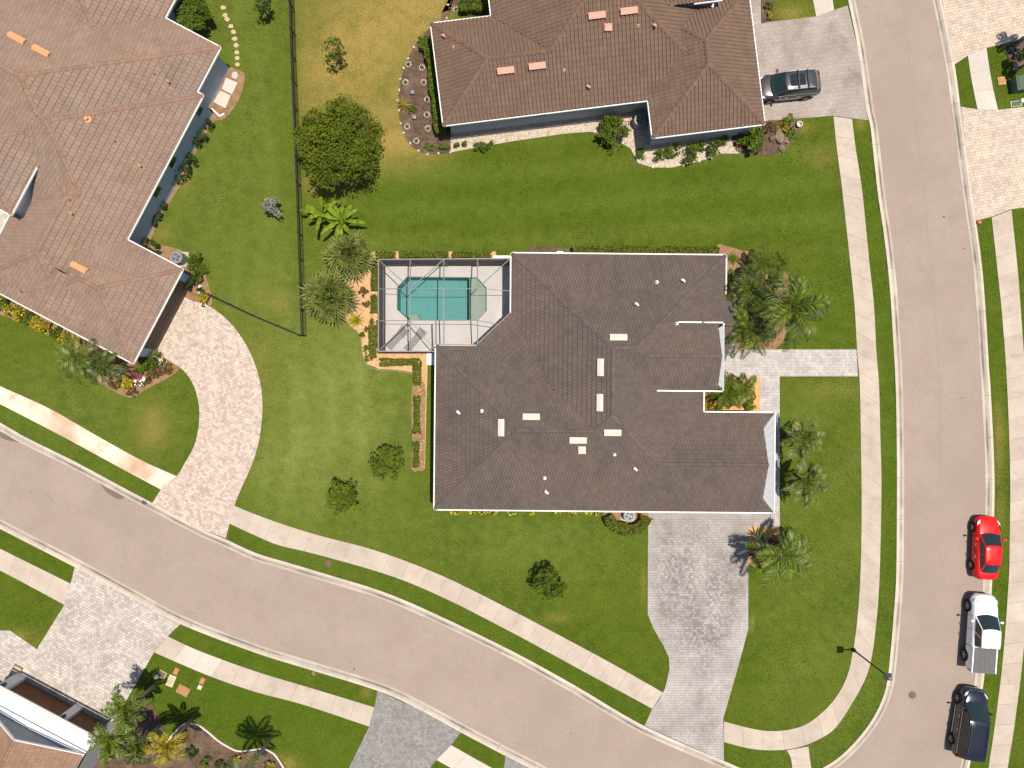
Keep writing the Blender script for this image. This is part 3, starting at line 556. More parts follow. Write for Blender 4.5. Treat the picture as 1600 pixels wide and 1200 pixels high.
bed([(704, 238), (760, 228), (800, 221), (882, 209), (922, 206), (950, 212), (985, 232), (997, 255), (1020, 262), (1050, 262), (1087, 253), (1112, 247), (1125, 240), (1165, 240), (1160, 205), (1030, 215), (1005, 160), (704, 196)], 'gravel', 'pale gravel strip along the wall of the brown roofed house', 45, .06, sm=False)
bed([(1145, 205), (1150, 236), (1172, 240), (1205, 243), (1235, 226), (1250, 205), (1248, 188), (1190, 190)], 'mulch_dark', 'dark bed with boulder and shrubs at the end of the grey driveway', 30)
bed([(350, 108), (374, 110), (383, 120), (374, 155), (352, 186), (336, 190), (318, 216), (300, 250), (285, 285), (262, 322), (246, 345), (236, 374), (205, 390), (215, 350), (320, 150)], 'mulch_brown', 'brown mulch strip along the blue grey wall', 30)
bed([(215, 372), (250, 383), (285, 392), (315, 420), (328, 452), (331, 476), (312, 481), (288, 468), (262, 450), (225, 395)], 'mulch_brown', 'brown bed round the air conditioner of the tan roofed house', 30)
bed([(1189, -60), (1208, -60), (1209, 33), (1190, 36)], 'mulch_dark', 'narrow dark bed between brown roof and lawn patch', 30, sm=False)
bed([(-30, 458), (-30, 480), (40, 505), (100, 535), (135, 565), (150, 592), (180, 612), (205, 621), (232, 606), (264, 590), (282, 573), (262, 562), (232, 548), (215, 555), (205, 560), (100, 505)], 'mulch_brown', 'flower bed along the front of the tan roofed house', 30)
bed([(1562, 70), (1640, 52), (1640, 118), (1600, 108), (1580, 96)], 'mulch_dark', 'black mulch bed at the edge of the cream driveway', 30, sm=False)
bed([(190, 1115), (215, 1088), (238, 1100), (255, 1135), (263, 1156), (272, 1144), (284, 1132), (296, 1128), (312, 1132), (326, 1142), (340, 1154), (352, 1162), (370, 1171), (386, 1171), (410, 1168), (424, 1173), (434, 1182), (448, 1204), (460, 1260), (150, 1260), (160, 1150)], 'mulch_dark', 'dark mulch bed with palms beside the white metal roof', 30)
edge = smooth(PP([(255, 1180), (263, 1156), (272, 1144), (284, 1132), (296, 1128), (312, 1132), (326, 1142), (340, 1154), (352, 1162), (370, 1171), (386, 1171), (410, 1168), (424, 1173), (434, 1182), (448, 1204)]), 4)
mb = MB(); ol = off_line(edge, .11)
for i in range(len(edge)-1): mb.prism([edge[i], edge[i+1], ol[i+1], ol[i]], -.02, .10, .5)
mb.build('bed_edging', M['stone'], label='pale curved concrete edging round the dark palm bed', cat='edging')
edge = smooth(PP([(534, 490), (545, 506), (558, 517), (565, 530), (567, 552), (575, 570), (592, 577), (620, 579), (646, 583)]), 4)
mb = MB(); ol = off_line(edge, .07)
for i in range(len(edge)-1): mb.prism([edge[i], edge[i+1], ol[i+1], ol[i]], -.02, .07, .5)
mb.build('bed_edging', M['rock'], label='dark plastic edging round the tan mulch bed', cat='edging')

# ------------------------------------------------------------------ pool hole and deck outline (needed by the lawn)
POOL = PP([(620, 449), (636, 432), (746, 433), (761, 450), (761, 486), (746, 502), (639, 501), (620, 484)])
DECK = PP([(600.5, 416), (797, 416), (797, 495), (747, 545), (686, 545), (686, 550), (600.5, 550)])
HARD.append(DECK)

# ------------------------------------------------------------------ lawn: one sheet to the horizon
def fields(X, Y):
    px = X*S+800; py = 600-Y*S
    sg = lambda v, w: 1/(1+np.exp(-np.clip(v/w, -30, 30)))
    ga = lambda cx, cy, rx, ry: np.exp(-(((px-cx)/rx)**2+((py-cy)/ry)**2))
    fen = 449+py*.0555+8
    dry = .95*sg(px-fen, 3)*sg(705-px, 10)*sg(262-(px-560)*.06-py, 14)*(1-.45*np.exp(-((px-fen)/38)**2))*(.8+.2*np.sin(px*.021+py*.033))
    dry = np.maximum(dry, .55*sg(px-470, 5)*ga(505, 285, 50, 22))
    for b in ((240, 668, 26, 36, .5), (20, 1000, 36, 14, .6), (95, 992, 12, 26, .4), (1560, 690, 8, 70, .55), (1562, 800, 8, 40, .4), (1345, 190, 8, 14, .6), (445, 1195, 22, 14, .6), (573, 1082, 9, 8, .6), (430, 470, 24, 18, .3), (1240, 20, 30, 14, .55),
              (1285, 250, 26, 20, .3), (1250, 200, 18, 8, .5), (1290, 610, 60, 10, .22), (870, 965, 20, 8, .4), (1005, 915, 5, 30, .35), (400, 560, 30, 50, .22), (290, 275, 12, 22, .4), (255, 365, 12, 14, .4), (120, 510, 22, 12, .3), (1175, 975, 4, 12, .5)):
        dry = np.maximum(dry, b[4]*ga(*b[:4]))
    pale = .85*ga(530, 630, 125, 190)+.45*ga(430, 740, 60, 80)+.30*sg(450-px, 10)*sg(px-215, 10)*sg(520-py, 20)+.30*ga(110, 640, 190, 120)+.34*ga(830, 850, 170, 70)
    pale = pale*(.88+.12*np.sin(px*.14+1.6*np.sin(py*.017)+.9*np.sin(px*.031))+.14*np.sin(px*.045+py*.03)*np.sin(py*.038-px*.02))
    nl = sg(px-560, 20)*sg(1330-px, 10)*sg(py-205, 8)*sg(395-py, 8)
    pale = pale + nl*(.06+.11*np.sin(py*.115+.004*px+1.2*np.sin(px*.006)))
    el = sg(px-1190, 20)*sg(py-560, 10)*sg(1380-px, 8); pale = pale+el*.20*(.8+.3*np.sin(py*.05+px*.04))
    lush = .38*ga(380, 1100, 220, 70)+.30*nl*(.5+.5*np.sin(py*.04+2.0))
    lush = np.maximum(lush, .35*ga(760, 560, 1, 1))
    return np.clip(dry, 0, 1), np.clip(pale, 0, .95), np.clip(lush, 0, .8)
xs = np.concatenate([[-1500, -400, -120, -60], np.arange(-46, 46.01, .3), [60, 120, 400, 1500]]); ys = np.concatenate([[-1500, -400, -120, -50], np.arange(-36, 36.01, .3), [50, 120, 400, 1500]])
GX, GY = np.meshgrid(xs, ys, indexing='ij'); GZ = np.zeros_like(GX)
GZ += .012*np.sin(GX*.7+GY*.3)*np.sin(GY*.5-GX*.2)-.012
GZ[inside_np(road_poly(.14), GX, GY)] = -.17
GZ[inside_np(offset_poly(POOL, -.62), GX, GY)] = -2.0
nx, ny = len(xs), len(ys); idx = np.arange(nx*ny).reshape(nx, ny)
F = np.stack([idx[:-1, :-1], idx[1:, :-1], idx[1:, 1:], idx[:-1, 1:]], -1).reshape(-1, 4)
me = bpy.data.meshes.new('lawn'); V = np.column_stack([GX.ravel(), GY.ravel(), GZ.ravel()]).astype(np.float32)
me.vertices.add(len(V)); me.vertices.foreach_set('co', V.ravel()); me.loops.add(F.size); me.loops.foreach_set('vertex_index', F.ravel().astype(np.int32))
me.polygons.add(len(F)); me.polygons.foreach_set('loop_start', np.arange(0, F.size, 4, dtype=np.int32)); me.update(calc_edges=True)
FD = fields(GX, GY)
def verge(X, Y):
    d = np.full(X.shape, 99.0)
    for line in (KL, KR, KS):
        q = np.array(line[::3]); 
        for a in q: d = np.minimum(d, np.hypot(X-a[0], Y-a[1]))
    return np.clip((2.6-d)/1.2, 0, 1)*.22
VL = verge(GX, GY)
for nm, arr in (('dry', FD[0]), ('pale', FD[1]), ('lush', np.maximum(FD[2], VL)), ('tint', np.full(GX.shape, .45))):
    a = me.attributes.new(nm, 'FLOAT', 'POINT'); a.data.foreach_set('value', arr.ravel().astype(np.float32))
me.materials.append(M['grass']); tag(mk('lawn', me), 'mown lawn around the houses', None, None, 'structure')
# ------------------------------------------------------------------ roofs: every wing is a hip or gable over a convex footprint
SL = 0.417
class Wing:
    def __init__(s, poly, ze, slopes=None):
        p = poly
        if area(p) < 0:
            n = len(p); p = p[::-1]
            if slopes: slopes = [slopes[(n-2-i) % n] for i in range(n)]
        s.poly = p; s.ze = ze; s.pl = []; s.edges = []
        for i in range(len(p)):
            a, b = p[i], p[(i+1) % len(p)]; l = math.hypot(b[0]-a[0], b[1]-a[1]); nx, ny = -(b[1]-a[1])/l, (b[0]-a[0])/l
            c = -(nx*a[0]+ny*a[1]); s.edges.append((nx, ny, c))
            sl = SL if slopes is None else slopes[i]
            if sl: s.pl.append((sl*nx, sl*ny, ze+sl*c))
    def inside(s, x, y, e=1e-6): return all(a*x+b*y+c >= -e for a, b, c in s.edges)
    def z(s, x, y): return min(a*x+b*y+c for a, b, c in s.pl)
class Roof:
    def __init__(s, wings): s.w = wings; s.pieces = s.make()
    def z(s, x, y):
        v = [w.z(x, y) for w in s.w if w.inside(x, y)]; return max(v) if v else None
    def at(s, px, py):
        z = 4.0
        for _ in range(12):
            x, y = P(px, py, z); q = s.z(x, y); z = q if q is not None else z
        return x, y, z
    def grad(s, x, y):
        e = .05; g = lambda a, b: s.z(a, b) or s.z(x, y)
        return ((g(x+e, y)-g(x-e, y))/(2*e), (g(x, y+e)-g(x, y-e))/(2*e))
    def make(s):
        out = []
        for wi, w in enumerate(s.w):
            for pi, p in enumerate(w.pl):
                base = list(w.poly)
                for qi, q in enumerate(w.pl):
                    if qi != pi: base = clip_hp(base, q[0]-p[0], q[1]-p[1], q[2]-p[2])
                if len(base) < 3: continue
                cur = [base]
                for ki, k in enumerate(s.w):
                    if ki == wi: continue
                    e = 1e-5 if ki > wi else -1e-5
                    hps = list(k.edges) + [(q[0]-p[0], q[1]-p[1], q[2]-p[2]-e) for q in k.pl]
                    nxt = []
                    for poly in cur:
                        rem = poly
                        for a, b, c in hps:
                            if abs(a)+abs(b) < 1e-9:
                                if c < 0: nxt.append(rem); rem = []; break
                                continue
                            o = clip_hp(rem, -a, -b, -c)
                            if len(o) > 2 and abs(area(o)) > 1e-3: nxt.append(o)
                            rem = clip_hp(rem, a, b, c)
                            if len(rem) < 3 or abs(area(rem)) < 1e-3: rem = []; break
                    cur = nxt
                out += [(poly, p) for poly in cur if abs(area(poly)) > .01]
        return out
    def caps(s):
        seg = {}
        for poly, p in s.pieces:
            poly = ccw(poly); n = len(poly)
            for i in range(n):
                A0, B0 = poly[i], poly[(i+1) % n]; l0 = math.hypot(B0[0]-A0[0], B0[1]-A0[1]); ks = max(1, int(l0/.3))
                for kq in range(ks):
                 a = (A0[0]+(B0[0]-A0[0])*kq/ks, A0[1]+(B0[1]-A0[1])*kq/ks); b = (A0[0]+(B0[0]-A0[0])*(kq+1)/ks, A0[1]+(B0[1]-A0[1])*(kq+1)/ks); l = l0/ks
                 if l < .02: continue
                 mx, my = (a[0]+b[0])/2, (a[1]+b[1])/2; ox, oy = (b[1]-a[1])/l, -(b[0]-a[0])/l
                 z0 = p[0]*mx+p[1]*my+p[2]; z1 = s.z(mx+ox*.08, my+oy*.08); z2 = s.z(mx-ox*.08, my-oy*.08)
                 if z1 is None or z2 is None or abs(z1-z0) > .15 or abs(z2-z0) > .15 or z1+z2-2*z0 > -.02: continue
                 th = math.atan2(b[1]-a[1], b[0]-a[0]) % math.pi
                 if th > math.pi-.01: th -= math.pi
                 dx, dy = math.cos(th), math.sin(th); off = -dy*a[0]+dx*a[1]
                 key = (round(th, 2), round(off, 1)); t0, t1 = sorted((dx*a[0]+dy*a[1], dx*b[0]+dy*b[1]))
                 for kk in list(seg):
                     if abs(kk[0]-key[0]) < .03 and abs(kk[1]-key[1]) < .15: key = kk; break
                 seg.setdefault(key, []).append((t0, t1, dx, dy, off))
        lines = []
        for key, L in seg.items():
            L.sort(); c0, c1, dx, dy, off = L[0]
            for t0, t1, *_ in L[1:]:
                if t0 <= c1+.1: c1 = max(c1, t1)
                else: lines.append((c0, c1, dx, dy, off)); c0, c1 = t0, t1
            lines.append((c0, c1, dx, dy, off))
        return [((dx*t0-dy*o, dy*t0+dx*o), (dx*t1-dy*o, dy*t1+dx*o)) for t0, t1, dx, dy, o in lines if t1-t0 > .2]

def tile_roof(roof, parent, mtile, mcap, course, width, thick, barrel=0.0, bond=.5, capw=.16, view=None, edge_shade=-1.5):
    base, tl, cp = MB(), MB(), MB()
    for poly, (a, b, c) in roof.pieces:
        g = math.hypot(a, b); ang = math.atan2(-a, b)          # local b axis = uphill
        poly = ccw(poly); n = len(poly)
        base.add([(x, y, a*x+b*y+c-.035) for x, y in poly], [list(range(n))], .5)
        if view and not any(view(x, y) for x, y in poly): continue
        crs = course/math.sqrt(1+g*g); ca, sa = math.cos(ang), math.sin(ang)
        def put(cell, a0, a1, b0, b1, ca_, sa_):
            # local -> world: x = la*ca - lb*sa
            t = random.random(); lift = random.uniform(0, .006)
            subs = [(a0, a1)] if not barrel else [(a0+(a1-a0)*i/4, a0+(a1-a0)*(i+1)/4) for i in range(4)]
            for s0, s1 in subs:
                gp = .007 if not barrel else 0
                q = clip_hp(clip_hp(cell, 1, 0, -(s0+gp)), -1, 0, s1-gp)
                if len(q) < 3: continue
                q = ccw(q); m = len(q); V = []; low = []
                for la, lb in q:
                    x, y = la*ca-lb*sa, la*sa+lb*ca; f = (lb-b0)/(b1-b0)
                    bw = barrel*math.sin(math.pi*min(1, max(0, (la-a0)/(a1-a0)/.72)))**.8 if barrel and (la-a0)/(a1-a0) < .72 else 0
                    V.append((x, y, a*x+b*y+c+thick*(1-f)+lift+bw)); low.append(abs(lb-b0) < 1e-6)
                F = [list(range(m))]
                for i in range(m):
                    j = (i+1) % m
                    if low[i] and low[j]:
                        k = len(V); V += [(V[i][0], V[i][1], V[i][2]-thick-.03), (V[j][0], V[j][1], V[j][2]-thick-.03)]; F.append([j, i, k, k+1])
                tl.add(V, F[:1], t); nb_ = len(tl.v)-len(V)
                for fq in F[1:]: tl.f.append([nb_+q_ for q_ in fq]); tl.t.append(edge_shade); tl.sm.append(False)  # riser faces coloured dark: painted shadow line under each course, plus bare butt ends
        rows_tiles(poly, ang, crs, width, bond, put)
    for (A, B) in roof.caps():
        L = math.hypot(B[0]-A[0], B[1]-A[1]); dx, dy = (B[0]-A[0])/L, (B[1]-A[1])/L; nx, ny = -dy, dx
        zA = roof.z(*A) or roof.z(A[0]+dx*.02, A[1]+dy*.02); zB = roof.z(*B) or roof.z(B[0]-dx*.02, B[1]-dy*.02)
        if zA is None or zB is None: continue
        if zA > zB: A, B, zA, zB, dx, dy = B, A, zB, zA, -dx, -dy
        k = max(1, int(L/.38))
        for i in range(k):
            t0, t1 = i/k, (i+1)/k; V = []
            for t, h, w in ((t0, .095+barrel, capw*1.06), (t1, .06+barrel, capw*.94)):
                x, y, z = A[0]+(B[0]-A[0])*t, A[1]+(B[1]-A[1])*t, zA+(zB-zA)*t
                for sx, dz in ((-1, None), (-.55, .6), (0, 1), (.55, .6), (1, None)):
                    X, Y = x+nx*w*sx, y+ny*w*sx
                    zr = roof.z(X, Y); zr = z-.06 if zr is None or abs(zr-z) > .4 else zr
                    V.append((X, Y, zr+.02+barrel*.6 if dz is None else z+h*dz))
            cp.add(V, [[j, j+1, 5+j+1, 5+j] for j in range(4)] + [[0, 1, 2, 3, 4]])
    base.build('roof_deck', M['under'], parent)
    tl.build('roof_tiles', M[mtile], parent, kind='stuff')
    cp.build('ridge_caps', M[mcap], parent, kind='stuff')
def frame(ox, oy, ang, z):
    ca, sa = math.cos(ang), math.sin(ang)
    return lambda lx, ly, zz=None: P(ox+lx*ca-ly*sa, oy+lx*sa+ly*ca, z if zz is None else zz)
def rect(f, x0, x1, y0, y1, z=None): return [f(x0, y0, z), f(x1, y0, z), f(x1, y1, z), f(x0, y1, z)]
def gutter_run(parent, a, b, ze, w=.085, h=.12, m='white', name='gutter', left=False):
    dx, dy = b[0]-a[0], b[1]-a[1]; l = math.hypot(dx, dy); nx, ny = (dy/l, -dx/l) if not left else (-dy/l, dx/l)
    ex, ey = dx/l, dy/l; mb = MB(); o0, o1 = .012, .012+w
    q = lambda t, o: (a[0]+ex*t+nx*o, a[1]+ey*t+ny*o)
    zt = ze+.015
    # trough: floor, front lip, back lip
    mb.prism([q(0, o0), q(l, o0), q(l, o1), q(0, o1)], zt-h, zt-h+.02, .5)
    mb.prism([q(0, o1-.025), q(l, o1-.035), q(l, o1), q(0, o1)], zt-h+.02, zt, .5)
    mb.prism([q(0, o0), q(l, o0), q(l, o0+.03), q(0, o0+.03)], zt-h+.02, zt, .5)
    k = max(1, int(l/1.2))
    for i in range(k+1):
        t = min(max(i*l/k, .03), l-.03); mb.prism([q(t-.02, o0+.03), q(t+.02, o0+.03), q(t+.02, o1-.035), q(t-.02, o1-.035)], zt-.03, zt-.005, .5)
    return mb.build(name, M[m], parent)
def walls(parent, outline, inset, z1, m, z0=-.05):
    ins = offset_poly(outline, inset); n = len(ins)
    for i in range(n):
        mb = MB(); a, b = ins[i], ins[(i+1) % n]
        mb.add([(a[0], a[1], z0), (b[0], b[1], z0), (b[0], b[1], z1), (a[0], a[1], z1)], [[0, 1, 2, 3]], .5); mb.build('wall', M[m], parent)
    return ins
def soffit(parent, outline, z, m='white'):
    o = ccw(outline); mb = MB(); mb.add([(x, y, z) for x, y in o][::-1], [list(range(len(o)))], .5); mb.build('soffit', M[m], parent)
def wall_window(parent, a, b, t, w, z0, z1, out=.02, m='glass', fr='white'):
    """framed window on the wall from a to b (outside to the right of a->b), centred at fraction t"""
    dx, dy = b[0]-a[0], b[1]-a[1]; l = math.hypot(dx, dy); ex, ey = dx/l, dy/l; nx, ny = ey, -ex
    c = (a[0]+dx*t, a[1]+dy*t)
    def pr(s0, s1, o0, o1, za, zb): 
        q = lambda s_, o: (c[0]+ex*s_+nx*o, c[1]+ey*s_+ny*o); mb.prism([q(s0, o0), q(s1, o0), q(s1, o1), q(s0, o1)], za, zb, .5)
    mb = MB(); pr(-w/2, w/2, .002, out, z0, z1); o = mb.build('window', M[m], parent)
    mb = MB()
    for s0, s1, za, zb in ((-w/2-.07, -w/2, z0-.07, z1+.07), (w/2, w/2+.07, z0-.07, z1+.07), (-w/2, w/2, z0-.07, z0), (-w/2, w/2, z1, z1+.07)): pr(s0, s1, .002, out+.03, za, zb)
    mb.build('frame', M[fr], o)
def ridge_vent(roof, parent, px, py, m, L=1.15, W=.42, lift=0.0):
    x, y, z = roof.at(px, py); g = roof.grad(x, y); n = Vector((-g[0], -g[1], 1)).normalized()
    up = Vector((g[0], g[1], g[0]**2+g[1]**2)).normalized(); side = n.cross(up)
    c = Vector((x, y, z))+n*lift; mb = MB(); X, Y = side*L/2, up*W/2
    prof = [(-1, .05), (-1, .17), (.2, .20), (1, .06)]
    V = [c+X*s+Y*t+n*h for s in (-1, 1) for t, h in prof]
    mb.add(V, [(0, 1, 5, 4), (1, 2, 6, 5), (2, 3, 7, 6), (0, 3, 2, 1), (4, 5, 6, 7)], .5)
    mb.build('off_ridge_vent', M[m], parent)
def pipe_vent(roof, parent, px, py, m='white', r=.06, h=.32, kind='pipe'):
    x, y, z = roof.at(px, py); mb = MB()
    if kind == 'pipe':
        mb.lathe([(r*2.2, -.05), (r*2.0, .07), (r, .10), (r, h), (r*.7, h)], 10, (x, y, z), .5)
    else:
        mb.lathe([(r*1.6, -.05), (r*1.4, .08), (r, .1), (r, h*.8)], 10, (x, y, z), .5)
        mb.tube([(x, y, z+h*.7), (x, y, z+h), (x+.10, y-.06, z+h+.05), (x+.17, y-.14, z+h-.02)], r*1.25, 8, .5)
    mb.build('vent_pipe', M[m], parent)
def sq_vent(roof, parent, px, py, m, s=.22):
    x, y, z = roof.at(px, py); mb = MB(); mb.box(x-s, x+s, y-s, y+s, z-.1, z+.16, .5)
    mb.add([(x-s*1.15, y-s*1.15, z+.17), (x+s*1.15, y-s*1.15, z+.17), (x+s*1.15, y+s*1.15, z+.17), (x-s*1.15, y+s*1.15, z+.17), (x, y, z+.27)], [(3, 2, 1, 0), (0, 1, 4), (1, 2, 4), (2, 3, 4), (3, 0, 4)], .5)
    mb.build('roof_vent', M[m], parent)
def pent_roof(parent, a, b, z0, z1, depth, m='white_metal', ribs=.4, name='pent_roof', flare=0.0):
    """lean-to strip: a->b is the wall line (upper edge, z1); falls to z0 at `depth` to the right"""
    dx, dy = b[0]-a[0], b[1]-a[1]; l = math.hypot(dx, dy); ex, ey = dx/l, dy/l; nx, ny = ey, -ex
    tf = lambda t, o: t+(t/l*2-1)*flare*o/depth
    q = lambda t, o: (a[0]+ex*tf(t, o)+nx*o, a[1]+ey*tf(t, o)+ny*o, z1+(z0-z1)*o/depth)
    mb = MB(); u = lambda p, d: (p[0], p[1], p[2]+d)
    c4 = [q(0, 0), q(l, 0), q(l, depth), q(0, depth)]
    mb.add([u(p, -.05) for p in c4]+c4, [(7, 6, 5, 4), (0, 1, 2, 3), (0, 4, 5, 1), (1, 5, 6, 2), (2, 6, 7, 3), (3, 7, 4, 0)], .5)
    o = mb.build(name, M[m], parent)
    k = int(l/ribs)
    for i in range(k+1):
        t = i*l/k; t = min(max(t, .02), l-.02); mb = MB()
        V = [q(t-.012, .01), q(t+.012, .01), q(t+.012, depth-.005), q(t-.012, depth-.005)]
        mb.add([u(p, .001) for p in V]+[u(p, .035) for p in V], [(7, 6, 5, 4), (0, 4, 5, 1), (1, 5, 6, 2), (2, 6, 7, 3), (3, 7, 4, 0)], .5); mb.build('seam', M[m], o)
    return o
inview = lambda x, y: abs(x) < 42 and abs(y) < 32

# ---- the charcoal roofed house
f1 = frame(800, 600, R(.55), 2.9)
h1 = thing('house', 'large house with charcoal flat tile roof in the centre of the corner lot', 'house', (5, 0, 0))
NWg, NEg = (-2.5, -204), (332, -204)
W_ns = Wing(rect(f1, -2.5, 299, -204, 196.5), 2.9)
W_n = Wing(rect(f1, -2.5, 332, -204, 94), 2.9)
_c = Wing([f1(-2.5, -204), f1(332, -204), f1(332, -60), f1(318, 0), f1(-2.5, 0)], 2.9); W_n.poly = _c.poly; W_n.edges = _c.edges
W_sw = Wing(rect(f1, -119, 250, -59, 196.5), 2.9)
gx = 390
W_gar = Wing(rect(f1, 150, gx, 41.6, 196.5), 2.9, [SL, None, SL, None])
ZE = 4.55
f1h = frame(800, 600, R(.55), ZE)
ex_ = 321
W_ent = Wing(rect(f1h, 150, ex_, -98, 7), ZE, [SL, None, SL, None])
W_por = Wing(rect(f1, 250, 338, -144, -52), 2.9, [SL, None, SL, None])
W_lan = Wing([f1(-2.5, -111), f1(-56, -59.5), f1(40, 60), f1(120, -20)], 2.9, [SL*.51, None, None, None])
# small shingled hip returns at the two gable corners of the garage
roof1 = Roof([W_ns, W_n, W_sw, W_gar, W_ent, W_por, W_lan])
tile_roof(roof1, h1, 'tile_main', 'cap_main', .34, .22, .068, edge_shade=-2.6)
OUT1 = [f1(*p) for p in ((-2.5, -204), (332, -204), (332, -144), (338, -144), (338, -52), (299, -52), (299, 41.6), (390, 41.6), (390, 196.5), (-119, 196.5), (-119, -59.5), (-56, -59.5), (-2.5, -111))]
ins1 = walls(h1, OUT1, .42, 2.86, 'stucco'); soffit(h1, OUT1, 2.84)
def runs(h, pts, ze, skip=()):
    o = ccw(pts); n = len(o)
    for i in range(n):
        if i in skip: continue
        gutter_run(h, o[i], o[(i+1) % n], ze)
gp = lambda *q: [f1(*p) for p in q]
for a, b in (((332, -204), (-2.5, -204)), ((332, -144), (332, -204)), ((299, 41.6), (299, 7)), ((407, 41.6), (299, 41.6)), ((-119, 196.5), (407, 196.5)), ((-119, -59.5), (-119, 196.5)), ((-2.5, -204), (-2.5, -111))):
    A, B = f1(*a), f1(*b); gutter_run(h1, A, B, 2.9)
for a, b in (((-56, -59.5), (-119, -59.5)), ((-2.5, -111), (-56, -59.5))):
    A, B = f1(*a), f1(*b); gutter_run(h1, A, B, 2.9, w=.07, m='cage')
# entry: raised walls, gutters and white gable with pent
OUTE = rect(f1h, 200, ex_, -98, 7); walls(h1, OUTE, .30, ZE-.03, 'stucco', 2.5); soffit(h1, OUTE, ZE-.05)
gutter_run(h1, f1h(ex_+8, -98), f1h(232, -98), ZE); gutter_run(h1, f1h(212, 7), f1h(ex_+8, 7), ZE)
def gable_wall(parent, A, B, ze, z1, m):
    mid = ((A[0]+B[0])/2, (A[1]+B[1])/2); mb = MB(); mb.add([(*A, ze), (*B, ze), (*mid, z1)], [[0, 1, 2]], .5); mb.build('gable', M[m], parent)
zr = lambda w, f, x, y0, y1: w.z(*f(x, (y0+y1)/2))
gable_wall(h1, f1h(ex_-4, 4), f1h(ex_-4, -95), ZE-.05, zr(W_ent, f1h, ex_-4, -98, 7)-.05, 'white')
pent_roof(h1, f1h(ex_-3.5, -3), f1h(ex_-3.5, -88), ZE-.02, ZE+.22, .60, 'white_metal_shaded', flare=.36)
gutter_run(h1, f1h(ex_+8, 7), f1h(ex_+8, -98), ZE-.03)
gable_wall(h1, f1(gx-4, 192), f1(gx-4, 46), 2.86, zr(W_gar, f1, gx-4, 41.6, 196.5)-.05, 'white')
pent_roof(h1, f1(gx-3.5, 172), f1(gx-3.5, 66), 2.90, 3.36, 1.06, 'white_metal_shaded', flare=1.05)
gutter_run(h1, f1(410.5, 197), f1(410.5, 41), 2.88)
# tiled corner returns of the garage gable
rt = MB()
for y0, y1 in ((41.6, 68), (196.5, 170)):
    a, b, c = f1(gx-2, y0), f1(410, y0), f1(gx-2, y1)
    za = W_gar.z(*f1(gx-2, y1))-.02
    for k in range(5):
        t0, t1 = k/5, (k+1)/5; L = lambda p, q, t: (p[0]+(q[0]-p[0])*t, p[1]+(q[1]-p[1])*t); zz = lambda t: 2.9+(za-2.9)*t
        p0, p1, p2, p3 = L(a, c, t0), L(b, c, t0), L(b, c, t1), L(a, c, t1)
        rt.add([(*p0, zz(t0)+.05), (*p1, zz(t0)+.05), (*p2, zz(t1)+.01), (*p3, zz(t1)+.01)], [[0, 1, 2, 3] if y1 < y0 else [3, 2, 1, 0]])
rt.build('corner_return', M['tile_main'], h1)
# porch strip beside the entry
pent_roof(h1, f1(335, -56), f1(335, -134), 2.86, 3.05, .5, 'white_metal_shaded', ribs=.6)
gutter_run(h1, f1(346, -52), f1(346, -144), 2.86)
for p in ((966, 528), (939, 574), (938, 629), (830, 652), (903, 687), (957, 675), (784, 668)): ridge_vent(roof1, h1, *p, 'vent_cream')
for p in ((1026, 441), (960, 710), (753, 642), (851, 747), (1057, 506)): pipe_vent(roof1, h1, *p)
for p in ((1064, 438), (992, 475), (990, 731), (852, 767), (715, 643)): pipe_vent(roof1, h1, *p, kind='neck', r=.07)
sq_vent(roof1, h1, 909, 703, 'vent_cream')
A, B = ins1[0], ins1[1]

# ---- the brown barrel tile house
f2 = frame(693, 196, R(-7), 2.9); f2h = frame(693, 196, R(-7), 4.3)
h2 = thing('house', 'house with dark brown barrel tile roof and grey walls', 'house', (*P(950, 60), 0))
roof2 = Roof([Wing(rect(f2, 0, 300, -160, 0), 2.9), Wing(rect(f2, 95, 438, -430, 0), 2.9), Wing(rect(f2, 322, 498, -154, 59), 2.9),
              Wing(rect(f2h, 250, 456, -260, -142, 4.3), 4.3, [SL, None, SL, None])])
tile_roof(roof2, h2, 'tile_top', 'cap_top', .38, .27, .030, barrel=.095, bond=0, capw=.16, view=inview, edge_shade=-1.2)
OUT2 = [f2(*p) for p in ((0, -160), (95, -160), (95, -430), (438, -430), (438, -154), (498, -154), (498, 59), (322, 59), (322, 0), (0, 0))]
ins2 = walls(h2, OUT2, .38, 2.86, 'stucco_grey'); soffit(h2, OUT2, 2.84)
o = ccw(OUT2)
for i in range(len(o)): gutter_run(h2, o[i], o[(i+1) % len(o)], 2.9, w=.07)
gutter_run(h2, f2h(412, -142), f2h(456, -142), 4.3, w=.07)
walls(h2, rect(f2h, 300, 456, -260, -142, 4.3), .3, 4.27, 'stucco_grey', 2.6)
for i in range(len(ins2)):
    a, b = ins2[i], ins2[(i+1) % len(ins2)]; L = math.hypot(b[0]-a[0], b[1]-a[1])
    if abs(b[0]-a[0]) > abs(b[1]-a[1]) and b[0] > a[0] and 10 < L < 16:
        for t in (.46, .90): wall_window(h2, a, b, t, .85, 1.55, 2.25, fr='stucco_grey')
for p in ((932, 24), (982, 17), (839, 103), (790, 110)): ridge_vent(roof2, h2, *p, 'vent_pink', lift=.09)
for p in ((997, 41), (881, 110), (709, 74)): pipe_vent(roof2, h2, *p, 'vent_pink', r=.05, h=.22)
for p in ((1020, 42), (917, 137), (692, 58)): pipe_vent(roof2, h2, *p, 'vent_pink', r=.065, h=.3, kind='neck')
sq_vent(roof2, h2, 950, 44, 'vent_pink')

